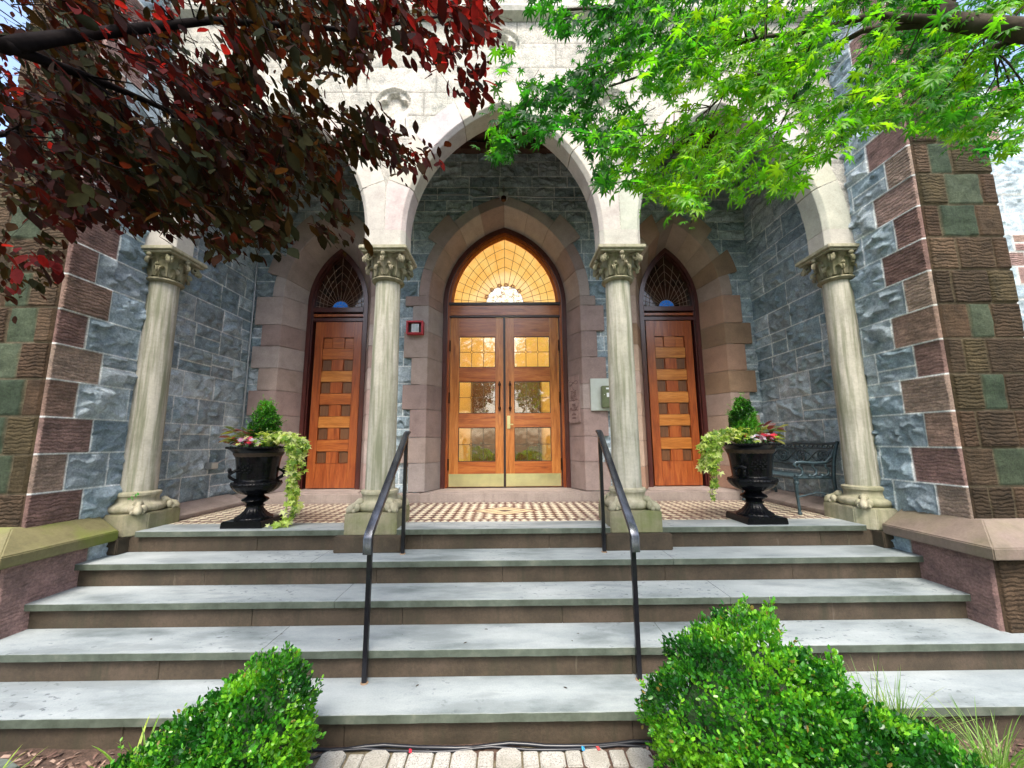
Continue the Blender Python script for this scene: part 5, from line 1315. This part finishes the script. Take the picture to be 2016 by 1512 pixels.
# --- purple-leaved tree, left -----------------------------------------
pt = thing("purple_plum_tree", "dark purple-leaved tree spreading in from the left above the steps", "tree", (0, 0, 0))
PLM = [limb([(-3.1, 0.9, -.8), (-2.9, 0.9, 0.6), (-2.7, 0.95, 1.7)]), limb([(-2.7, .95, 1.7), (-1.9, .85, 1.95), U1(10, 90, .85), U1(150, 70, 1.0), U1(420, 40, 1.35), U1(700, 60, 1.6), U1(880, 30, 1.9)]),
       limb([U1(10, 90, .85), U1(220, 170, 1.2), U1(430, 260, 1.5), U1(560, 330, 1.7)]), limb([(-2.5, .95, 1.75), (-2.0, 1.4, 1.9), U1(120, 250, 1.8), U1(300, 340, 2.1)]), limb([(-2.7, .95, 1.7), (-2.5, .8, 2.6), (-1.6, .9, 3.3), (-.8, 1.2, 3.4)]),
       limb([(-2.7, .95, 1.7), (-2.4, .1, 2.4), (-1.8, -.6, 2.9)])]
rr0 = [(.13, .10), (.028, .006), (.015, .004), (.016, .004), (.04, .010), (.04, .012)]
tubes("trunk", [(PLM[0], list(np.linspace(.13, .095, len(PLM[0]))))], MAT['barkdark'], pt, 12)
for L, (a, b) in list(zip(PLM, rr0))[1:]: tubes("branch", [(L, list(np.linspace(a, b, len(L))))], MAT['barkdark'], pt, 8)
PP = [(-60, -120), (960, -120), (985, 40), (975, 130), (945, 170), (928, 218), (905, 200), (880, 130), (850, 110), (872, 135), (830, 130), (790, 95), (730, 110), (690, 150), (720, 225), (790, 262), (865, 278), (850, 330), (800, 345), (735, 300), (700, 345), (665, 395), (705, 470), (640, 480), (600, 450), (555, 500), (505, 470), (440, 515), (390, 470), (300, 430), (250, 445), (170, 420), (130, 470), (75, 570), (60, 480), (30, 600), (-60, 600)]
def pmask(P):
    u, v, z = prj(P); u = u + R_.normal(0, 14, u.shape); v = v + R_.normal(0, 16, v.shape); ok = inpoly(u, v, PP)
    thin = ((v > 140) & (u > 560) & (u < 900)); g = vnoise(u / 38., v / 38., 9); ok &= ~(thin & (g < 0.42)); ok &= ~inpoly(u, v, [(700, 125), (850, 118), (905, 235), (890, 268), (800, 250), (730, 222)])
    g2 = vnoise(u / 55., v / 34., 4); ok &= ~((g2 < 0.39) & (z < 9)); return ok | ((v < -60) | (u < -40)) & (P[:, 2] > 1.6)
def pcol(p, k):
    g = float(vnoise(p[0] * 2.2 + 9, p[2] * 2.2, 5)); r = R_.rand()
    uu_, vv_, _z = prj(p[None]); uu_ = uu_[0]; vv_ = vv_[0]
    redz = uu_ > 640 and vv_ < 330 or uu_ < 330 and vv_ < 200
    if g > (0.52 if redz else 0.80) and r < .6: return pick([(0.07, 0.009, 0.010), (0.11, 0.015, 0.014), (0.035, 0.008, 0.008)], k)
    if g < (0.3 if redz else 0.55): return pick([(0.009, 0.014, 0.005), (0.015, 0.018, 0.005), (0.018, 0.009, 0.005)], k)
    return pick([(0.016, 0.006, 0.006), (0.026, 0.007, 0.006), (0.012, 0.007, 0.005), (0.020, 0.013, 0.005)], k)
n = 2500; u = R_.uniform(-80, 930, n); v = R_.uniform(-110, 560, n); Yd = R_.uniform(.95, 2.35, n); ok = inpoly(u, v, PP); pos = unp(u[ok], v[ok], Yd[ok])
m = 260; ext = np.stack([R_.uniform(-4.3, -.6, m), R_.uniform(-1.4, 2.3, m), R_.uniform(1.9, 4.2, m)], 1); uu, vv, zz = prj(ext); ext = ext[(zz < .1) | (uu < -60) | (vv < -100)]
n_pl = canopy(pt, np.concatenate([pos, ext]), (.62, .30, -.30), 13, .34, .056, T_OVAL, MAT['plum'], pcol, .75, PLM, pmask, MAT['barkdark'])

# --- Japanese maple, right --------------------------------------------
mt = thing("japanese_maple_tree", "bright green cut-leaf Japanese maple arching in from the right over the steps", "tree", (0, 0, 0))
b0 = U1(2030, 62, 1.2); b1 = U1(1875, 42, 1.3); b2 = U1(1835, -10, 1.35)
MPL = [limb([(3.3, .8, -.8), (3.25, .85, .8), (3.0, .95, 1.9)]), limb([(3.0, .95, 1.9), (2.5, 1.1, 2.15), b0, b1, b2, (1.55, 1.3, 2.9)]), limb([b1, U1(1720, 30, 1.35), U1(1600, 60, 1.45), U1(1490, 75, 1.5), U1(1380, 110, 1.6), U1(1200, 170, 1.8)]),
       limb([b1, U1(1700, 60, 1.4), U1(1610, 110, 1.5), U1(1450, 160, 1.6), U1(1400, 210, 1.7)]), limb([b2, U1(1500, -60, 1.5), U1(1250, 10, 1.6), U1(1100, 20, 1.7)]), limb([b0, U1(1900, 120, 1.6), U1(1850, 190, 1.9), U1(1760, 230, 2.1)]),
       limb([(3.0, .95, 1.9), (2.7, .3, 2.7), (2.0, -.4, 3.2)]), limb([U1(1600, 60, 1.45), U1(1590, 120, 1.6), U1(1560, 200, 1.75), U1(1530, 260, 1.8)]), limb([(1.55, 1.3, 2.9), (.9, 1.4, 3.3), (.3, 1.5, 3.5)])]
mr = [(.13, .10), (.070, .020), (.020, .005), (.018, .005), (.022, .006), (.02, .006), (.05, .015), (.012, .004), (.03, .008)]
tubes("trunk", [(MPL[0], list(np.linspace(.13, .09, len(MPL[0]))))], MAT['bark'], mt, 12)
for L, (a, b) in list(zip(MPL, mr))[1:]: tubes("branch", [(L, list(a + (b - a) * np.linspace(0, 1, len(L)) ** .45))], MAT['bark'], mt, 8)
MP = [(965, -120), (2100, -120), (2100, 300), (1990, 285), (1955, 330), (1900, 285), (1850, 270), (1800, 262), (1740, 235), (1700, 265), (1660, 300), (1600, 345), (1560, 400), (1520, 385), (1480, 350), (1450, 395), (1405, 380), (1385, 430), (1330, 415), (1290, 375), (1240, 388), (1180, 372), (1160, 300), (1120, 250), (1080, 262), (1050, 285), (1010, 270), (1000, 330), (965, 320), (960, 280), (1000, 240), (960, 205), (985, 120), (970, 60)]
def mmask(P):
    u, v, z = prj(P); u = u + R_.normal(0, 12, u.shape); v = v + R_.normal(0, 14, v.shape); ok = inpoly(u, v, MP); g = vnoise(u / 50., v / 40., 21)
    gap = (v > 140) & (v < 330) & (u > 1150) & (u < 1480) | (v > 190) & (u > 1600) & (u < 1860); ok &= ~(gap & (g < .46)); ok &= ~(g < .27 + .12 * ((u > 1480) & (v > 220)))
    lft = (u < 1160) & (v < 215); ok &= ~(lft & (vnoise(u / 45., v / 45., 33) < .60))
    return ok | ((v < -60) | (u > 2060)) & (P[:, 2] > 1.8) | inpoly(u, v, [(1965, 425), (2040, 425), (2040, 470), (1965, 465)])
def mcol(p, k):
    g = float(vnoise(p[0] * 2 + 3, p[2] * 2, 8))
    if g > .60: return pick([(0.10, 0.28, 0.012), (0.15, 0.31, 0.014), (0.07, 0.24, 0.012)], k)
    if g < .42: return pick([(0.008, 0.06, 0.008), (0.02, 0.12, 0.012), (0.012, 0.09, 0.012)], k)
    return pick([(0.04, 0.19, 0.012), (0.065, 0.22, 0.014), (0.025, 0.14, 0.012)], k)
n = 1850; u = R_.uniform(950, 2090, n); v = R_.uniform(-115, 430, n); Yd = R_.uniform(1.15, 2.3, n); ok = inpoly(u, v, MP); pos = unp(u[ok], v[ok], Yd[ok]); pos = pos[(pos[:, 0] < 2.9)]
m = 200; ext = np.stack([R_.uniform(.6, 4.3, m), R_.uniform(-1.4, 2.2, m), R_.uniform(2.2, 4.3, m)], 1); uu, vv, zz = prj(ext); ext = ext[(zz < .1) | (uu > 2080) | (vv < -100)]
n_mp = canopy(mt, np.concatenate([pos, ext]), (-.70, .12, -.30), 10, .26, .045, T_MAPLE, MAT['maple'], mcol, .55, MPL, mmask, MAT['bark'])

# --- clipped box shrubs ------------------------------------------------
def shrub(name, lab, cat, blobs, dens, size, pal, seed, mat=None, spr=60, group=None, core=True, kw=None, stem=None):
    rg = np.random.RandomState(seed); cs = np.mean([b[0] for b in blobs], 0); zb = min(b[0][2] - b[1][2] for b in blobs)
    t = thing(name, lab, cat, (cs[0], cs[1], zb), 0, group); off = np.array((cs[0], cs[1], zb)); Cs = []; Ds = []
    for c, r in blobs:
        c = np.array(c); r = np.array(r); area = 4 * pi * (((r[0] * r[1]) ** 1.6 + (r[0] * r[2]) ** 1.6 + (r[1] * r[2]) ** 1.6) / 3) ** (1 / 1.6)
        n = int(area * dens); d = norm(rg.normal(size=(n, 3))); bump = 1 + .24 * (vnoise(d[:, 0] * 4 + 5, d[:, 2] * 4 + d[:, 1] * 3, seed) - .5) * 2 + .20 * (vnoise(d[:, 0] * 11 + 5, d[:, 2] * 11 + d[:, 1] * 9, seed + 2) - .5) * 2
        sh = 1 - np.abs(rg.normal(0, .075, n)); Cs.append(c + d * r * (bump * sh)[:, None]); Ds.append(norm(d / r))
    C = np.concatenate(Cs); D = np.concatenate(Ds); ins = np.zeros(len(C), bool)
    own = np.concatenate([np.full(len(x), i) for i, x in enumerate(Cs)])
    for i, (c, r) in enumerate(blobs): ins |= ((((C - np.array(c)) / np.array(r)) ** 2).sum(1) < .55) & (own != i)
    k = ~ins & (C[:, 2] > -.83); C = C[k]; D = D[k]; n = len(C)
    X = D * .7 + rg.normal(0, .5, (n, 3)) + np.array((0, 0, .45)); N_ = D + rg.normal(0, .5, (n, 3))
    g = vnoise(C[:, 0] * 9, C[:, 2] * 9 + C[:, 1] * 5, seed); pal = np.array(pal); idx = np.clip((g * 1.6 - .3 + rg.normal(0, .22, n)) * len(pal), 0, len(pal) - 1).astype(int)
    S = size * rg.uniform(.6, 1.15, n)
    # sprigs standing out of the clipped surface
    sc, sx, sn, ss, si = [], [], [], [], []; segs = []
    for i in (rg.choice(n, min(n, spr), replace=False) if spr else []):
        p = C[i]; d = D[i] * .6 + np.array((0, 0, .8)) + rg.normal(0, .2, 3); d /= np.linalg.norm(d); L = rg.uniform(.03, .085)
        if D[i][2] < -.1: continue
        segs.append(([tuple(p - off), tuple(p + d * L - off)], [.0016, .0008])); o1 = np.cross(d, (0, 1, .3)); o1 /= np.linalg.norm(o1)
        for q in range(8):
            a = q * 1.6; e = o1 * cos(a) + np.cross(d, o1) * sin(a); sc.append(p + d * L * (q + 1) / 8); sx.append(e + d * .8); sn.append(d - e * .4); ss.append(size * rg.uniform(.6, .95)); si.append(len(pal) - 1 - (rg.rand() < .4))
    if sc: C = np.concatenate([C, sc]); X = np.concatenate([X, sx]); N_ = np.concatenate([N_, sn]); S = np.concatenate([S, ss]); idx = np.concatenate([idx, si]).astype(int)
    col = pal[idx] * rg.uniform(.65, 1.3, (len(C), 1))
    odd = rg.rand(len(C)) < .012; col[odd] = np.array((.22, .17, .04)) * rg.uniform(.6, 1.2, (odd.sum(), 1))
    leaves("foliage", T_BOX, C - off, X, N_, S, col, mat or MAT['box'], t)
    if segs: tag(tubes("sprigs", segs, MAT['stem'], t, 4), kind="stuff")
    # twiggy inside : stems and a solid core coloured dark for the shade within
    ssg = []
    for c, r in blobs:
        for q in range(7):
            d = norm(rg.normal(size=3)); d[2] = abs(d[2]); e = np.array(c) + d * np.array(r) * .85; ssg.append(([(c[0] - off[0], c[1] - off[1], 0.0), tuple((np.array(c) + e) / 2 - off), tuple(e - off)], [.009, .006, .003]))
    tag(tubes("stems", ssg, MAT['bark'], t, 5), kind="stuff")
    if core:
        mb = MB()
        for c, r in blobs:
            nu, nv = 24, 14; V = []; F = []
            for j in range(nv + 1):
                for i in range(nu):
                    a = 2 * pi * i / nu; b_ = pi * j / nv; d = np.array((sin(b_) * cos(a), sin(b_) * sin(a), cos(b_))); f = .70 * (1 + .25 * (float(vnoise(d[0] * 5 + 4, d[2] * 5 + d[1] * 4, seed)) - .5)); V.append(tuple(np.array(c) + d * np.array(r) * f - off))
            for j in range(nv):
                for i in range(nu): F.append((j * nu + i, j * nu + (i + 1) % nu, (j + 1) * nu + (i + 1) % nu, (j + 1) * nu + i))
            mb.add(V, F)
        mb.build("shaded_core", plain("shaded_inner_core", (0.018, 0.05, 0.012), .9, 0, .5, 60, .6), t)
    return t
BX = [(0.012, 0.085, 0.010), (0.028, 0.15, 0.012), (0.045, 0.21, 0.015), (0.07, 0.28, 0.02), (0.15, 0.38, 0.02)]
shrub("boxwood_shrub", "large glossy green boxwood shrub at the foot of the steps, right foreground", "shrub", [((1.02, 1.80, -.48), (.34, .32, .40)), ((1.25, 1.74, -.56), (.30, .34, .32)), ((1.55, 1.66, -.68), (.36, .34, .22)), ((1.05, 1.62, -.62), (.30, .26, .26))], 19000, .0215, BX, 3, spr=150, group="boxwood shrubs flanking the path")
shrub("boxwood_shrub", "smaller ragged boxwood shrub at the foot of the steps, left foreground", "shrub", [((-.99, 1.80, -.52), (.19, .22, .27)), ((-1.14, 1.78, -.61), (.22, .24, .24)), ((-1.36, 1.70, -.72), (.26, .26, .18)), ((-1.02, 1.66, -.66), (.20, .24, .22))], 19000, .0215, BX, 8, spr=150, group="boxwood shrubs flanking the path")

def blades(name, lab, cat, c, n, L, spread, w, cols, seed, stripe=False, group=None):
    rg = np.random.RandomState(seed); V = []; F = []; K = []
    for i in range(n):
        a = rg.uniform(0, 2 * pi); ln = L * rg.uniform(.55, 1.15); sp = spread * rg.uniform(.2, 1.2); bx, by = rg.normal(0, .035, 2); col = cols[rg.randint(len(cols))]; m = 8; ww = w * rg.uniform(.6, 1.2)
        for q in range(m + 1):
            t = q / m; r = sp * t ** 1.5 * ln; z = ln * (t - .42 * (sp) * t ** 2.6); hw = ww * (1 - t) ** .6 * (.5 + t * 1.2 if t < .4 else 1) * .5
            x = bx + cos(a) * r; y = by + sin(a) * r; V += [(x - sin(a) * hw, y + cos(a) * hw, z), (x, y, z - hw * .5), (x + sin(a) * hw, y - cos(a) * hw, z)]; K += [np.array(col) * 1.3, np.array(col) * .8, np.array(col) * 1.3]
        b = len(V) - 3 * (m + 1)
        for q in range(m):
            for e in (0, 1): j = b + q * 3 + e; F.append((j, j + 1, j + 4, j + 3))
    t = thing(name, lab, cat, c, 0, group); np_mesh("blades", np.array(V), np.array(F), MAT['leaf'], t, np.array(K)); return t
blades("ornamental_grass", "tall clump of thin pale arching grass right of the large boxwood", "grass clump", (1.80, 2.0, -.82), 200, .43, .6, .007, [(.12, .26, .04), (.22, .36, .09), (.08, .20, .03), (.32, .40, .16)], 4, group="grass clumps in the right bed")
blades("ornamental_grass", "pale grass clump spilling out at the bottom right corner", "grass clump", (2.06, 1.82, -.82), 170, .38, .85, .008, [(.14, .28, .05), (.24, .38, .10), (.09, .20, .03)], 5, group="grass clumps in the right bed")
blades("daylily_tuft", "yellow-green strappy leaf tuft left of the smaller boxwood", "plant", (-1.58, 1.97, -.82), 46, .26, .75, .018, [(.22, .36, .03), (.32, .44, .05), (.14, .28, .03)], 6)
blades("daylily_tuft", "yellow-green leaf tuft cut off at the bottom left corner beside the flagstones", "plant", (-2.12, 1.80, -.82), 50, .24, .8, .016, [(.20, .34, .03), (.28, .42, .05)], 7)

# --- planting in the urns ------------------------------------------------
def urn_plants(c, s, w):
    """s: side of the trailing ivy (+1 right, -1 left)"""
    side = "left" if w == 0 else "right"; X0, Y0 = c
    shrub("topiary_cone", "small clipped evergreen cone growing in the %s urn" % side, "shrub", [((X0 + s * .01, Y0 + .03, .77), (.110, .105, .12)), ((X0 + s * .015, Y0 + .03, .87), (.095, .090, .12)), ((X0 + s * .01, Y0 + .03, .965), (.062, .06, .10))], 26000, .019, [(0.012, 0.07, 0.008), (0.03, 0.15, 0.012), (0.06, 0.24, 0.018), (0.10, 0.33, 0.03)], 11 + w, spr=70, group="evergreen cones in the urns")
    rg = np.random.RandomState(30 + w)
    # trailing lime ivy
    t = thing("trailing_ivy", ("lime green ivy hanging from the left urn right down to the landing" if w == 0 else "lime green ivy hanging down the left side of the right urn"), "ivy", (X0, Y0, .64), 0, "ivy trailing from the urns")
    C = []; D = []; N_ = []; S = []; segs = []
    strands = []
    for q in range(13):
        a0 = (0 if s > 0 else pi) + rg.normal(0, .13) - (0.30 * s); r1 = rg.uniform(.33, .43); full = q < (7 if w == 0 else 4)
        if w == 0: zend = rg.uniform(-.62, -.50) if full else rg.uniform(-.25, .0)
        else: zend = rg.uniform(-.46, -.34) if full and q < 2 else rg.uniform(-.34, -.0)
        P = []
        for i in range(14):
            tt = i / 13
            if tt < .25: r = .06 + (r1 - .06) * (tt / .25); z = .04 + .07 * sin(tt / .25 * pi * .8)
            else: r = r1 + .022 * sin(tt * 6 + q * .4); z = .07 + (zend - .07) * ((tt - .25) / .75)
            aa = a0 * 1.0; conv = 1 - .5 * max(0, tt - .25)
            P.append((r * cos(aa), r * sin(aa) * conv, z))
        if w == 0 and full:
            e = P[-1]; P += [(e[0] - .05, e[1] - .02, -.615), (e[0] - .12, e[1] - .05, -.615)]
        strands.append(P); segs.append((P, .0025))
        for i in range(len(P) - 1):
            a = np.array(P[i]); b = np.array(P[i + 1])
            for k in range(3):
                p = a + (b - a) * rg.rand() + rg.normal(0, .012, 3); p[2] = max(p[2], -.62); C.append(p); out = np.array((cos(a0), sin(a0), 0)) * .6 + rg.normal(0, .6, 3) + np.array((0, -.5, 0)); D.append(out + np.array((0, 0, -.6))); N_.append(np.array((cos(a0) * .4, -.8, .5)) + rg.normal(0, .35, 3)); S.append(.046 * rg.uniform(.6, 1.25))
    for q in range(95):                       # mound on top
        a0 = (0 if s > 0 else pi) + rg.normal(0, .5) - .4 * s; r = rg.uniform(.12, .36); C.append(np.array((r * cos(a0), r * sin(a0), .05 + .07 * rg.rand() + .04 * sin(r * 10)))); D.append(np.array((cos(a0), sin(a0), .1)) + rg.normal(0, .4, 3)); N_.append(np.array((0, -.4, 1)) + rg.normal(0, .4, 3)); S.append(.048 * rg.uniform(.7, 1.2))
    n = len(C); col = np.array([(0.46, 0.60, 0.12), (0.58, 0.68, 0.24), (0.32, 0.48, 0.07), (0.68, 0.74, 0.38), (0.16, 0.30, 0.04)])[rg.randint(0, 5, n)] * rg.uniform(.75, 1.15, (n, 1))
    leaves("foliage", T_IVY, np.array(C), np.array(D), np.array(N_), np.array(S), col, MAT['leaf'], t); tubes("vines", segs, MAT['stem'], t, 4)
    # flowers
    t = thing("bedding_flowers", "pink, white and red bedding flowers at the front of the %s urn" % side, "flowers", (X0, Y0, .64), 0, "bedding flowers in the urns")
    for nm, pc_, cnt in (("pink_flowers", (0.72, 0.30, 0.50), 16), ("white_flowers", (0.75, 0.68, 0.74), 16), ("red_flowers", (0.62, 0.03, 0.06), 14)):
        C = []; cl = {"pink_flowers": .0, "white_flowers": .10, "red_flowers": -.10}[nm]
        for i in range(cnt):
            a = -pi / 2 + s * (cl * 2.2 - .35) + rg.normal(0, .38); r = rg.uniform(.10, .215); C.append((r * cos(a), r * sin(a), .035 + rg.uniform(0, .065)))
        C = np.array(C); n = len(C); leaves(nm, T_PETAL, C, rg.normal(0, 1, (n, 3)) * np.array((1, 1, .3)), np.tile((0, -.8, .7), (n, 1)) + rg.normal(0, .35, (n, 3)), .024 * rg.uniform(.75, 1.2, n), np.array(pc_)[None] * rg.uniform(.75, 1.15, (n, 1)), MAT['petal'], t)
    n = 260; a = rg.uniform(-pi, 0.2, n); r = rg.uniform(.05, .215, n); C = np.stack([r * np.cos(a), r * np.sin(a), .012 + rg.uniform(0, .055, n)], 1)
    leaves("foliage", T_BOX, C, rg.normal(0, 1, (n, 3)) + np.stack([np.cos(a), np.sin(a), a * 0], 1), np.tile((0, -.2, 1), (n, 1)) + rg.normal(0, .4, (n, 3)), .032 * rg.uniform(.6, 1.1, n), np.array([(0.03, .12, .015), (.05, .19, .02), (.02, .08, .02)])[rg.randint(0, 3, n)], MAT['leaf'], t)
    # coleus
    t = thing("coleus_plant", "maroon and yellow-green coleus on the outer side of the %s urn" % side, "plant", (X0, Y0, .64), 0, "coleus plants in the urns")
    n = 90; a = (pi if s > 0 else 0) + rg.normal(0, .6, n); r = rg.uniform(.06, .24, n); hgt = .05 + rg.uniform(0, .12, n); C = np.stack([r * np.cos(a), r * np.sin(a), hgt], 1)
    leaves("foliage", T_OVAL, C, np.stack([np.cos(a), np.sin(a), rg.uniform(-.3, .4, n)], 1) + rg.normal(0, .25, (n, 3)), np.tile((0, -.3, 1), (n, 1)) + rg.normal(0, .3, (n, 3)), .085 * rg.uniform(.6, 1.15, n), np.array([(.20, .24, .05), (.12, .03, .03), (.26, .27, .07), (.16, .05, .04), (.10, .14, .03)])[rg.randint(0, 5, n)] * rg.uniform(.8, 1.2, (n, 1)), MAT['leaf'], t)
    tubes("stems", [([(0, 0, 0), (r_ * .5 * cos(a_), r_ * .5 * sin(a_), h_ * .7), (r_ * cos(a_), r_ * sin(a_), h_)], .0025) for r_, a_, h_ in list(zip(r, a, hgt))[:20]], MAT['stem'], t, 4)
urn_plants(UL, 1, 0); urn_plants(UR, -1, 1)
# weed sprout at the left column base
t = thing("weed_sprout", "tiny bright green weed sprouting at the left outer column base", "weed", (-3.02, 3.33, .27)); n = 12
leaves("foliage", T_BOX, R_.normal(0, .012, (n, 3)), R_.normal(0, 1, (n, 3)), R_.normal(0, 1, (n, 3)), np.full(n, .02), np.tile((.06, .35, .05), (n, 1)), MAT['leaf'], t)
# fallen leaves on the treads
for k in range(26):
    st_ = R_.randint(1, 5); yn = D0 - st_ * TR; x = R_.uniform(-2.4, 2.4); y = yn + R_.uniform(.03, .26)
    o = leaves("fallen_leaf", T_OVAL, np.zeros((1, 3)), np.array([[1., 0, 0]]), np.array([[0, 0, 1.]]), np.array([R_.uniform(.010, .024)]), np.array([[.05, .035, .03]]), MAT['leaf'])
    o.location = (x, y, ZL[st_] + .003); o.rotation_euler = (0, 0, R_.uniform(0, 6.3)); tag(o, "small dark fallen leaf lying loose on a pale bluestone tread", "leaf", "fallen leaves scattered on the treads")
for i, x in enumerate((-4.4, -2.6, -1.0, .7, 2.4, 4.2)):
    shrub("rounded_shrub", ["far left", "left", "second from centre left", "centre", "right", "far right"][i] + " bright rounded shrub of the row behind the viewer", "shrub", [((x, -4.6 - .3 * (i % 2), -.35), (.72, .6, .62))], 900, .07, [(0.06, 0.20, 0.015), (0.13, 0.34, 0.02), (0.24, 0.46, 0.03)], 40 + i, spr=0, group="rounded shrubs behind the viewer")
# unseen street trees, added to shade the front and mirror in the door panes
for i, (x, y, h_) in enumerate(((-9, -11, 7.5), (-3.5, -13, 8.5), (3, -12, 8), (9, -11, 7.5))):
    t = thing("added_street_tree", ["added broad green street tree far left behind the viewer", "added tall street tree left of centre behind the viewer", "added tall street tree right of centre behind the viewer", "added broad green street tree far right behind the viewer"][i], "tree", (x, y, -.86), 0, "added street trees behind the viewer")
    tubes("trunk", [([(0, 0, 0), (.05, 0, h_ * .35), (-.1, .1, h_ * .7)], [.22, .17, .08])], MAT['bark'], t, 10)
    for q in range(5): a = q * 1.3; tubes("branch", [([(0, 0, h_ * .33), (cos(a) * 1.0, sin(a) * 1.0, h_ * .55), (cos(a) * 1.9, sin(a) * 1.9, h_ * .72)], [.10, .06, .03])], MAT['bark'], t, 6)
    n = 5200; d = norm(R_.normal(size=(n, 3))); rad = R_.uniform(.35, 1, n) ** .5; g = 1 + .3 * (vnoise(d[:, 0] * 3 + 7, d[:, 2] * 3 + d[:, 1] * 2, i) - .5); C = d * (rad * g)[:, None] * np.array((2.9, 2.6, h_ * .36)) + np.array((0, 0, h_ * .66))
    leaves("crown", T_BOX, C, R_.normal(size=(n, 3)), R_.normal(size=(n, 3)), R_.uniform(.16, .30, n), np.array([(.03, .10, .015), (.05, .16, .02), (.08, .22, .03)])[R_.randint(0, 3, n)], MAT['leaf'], t)
print("leaves", n_pl, n_mp)
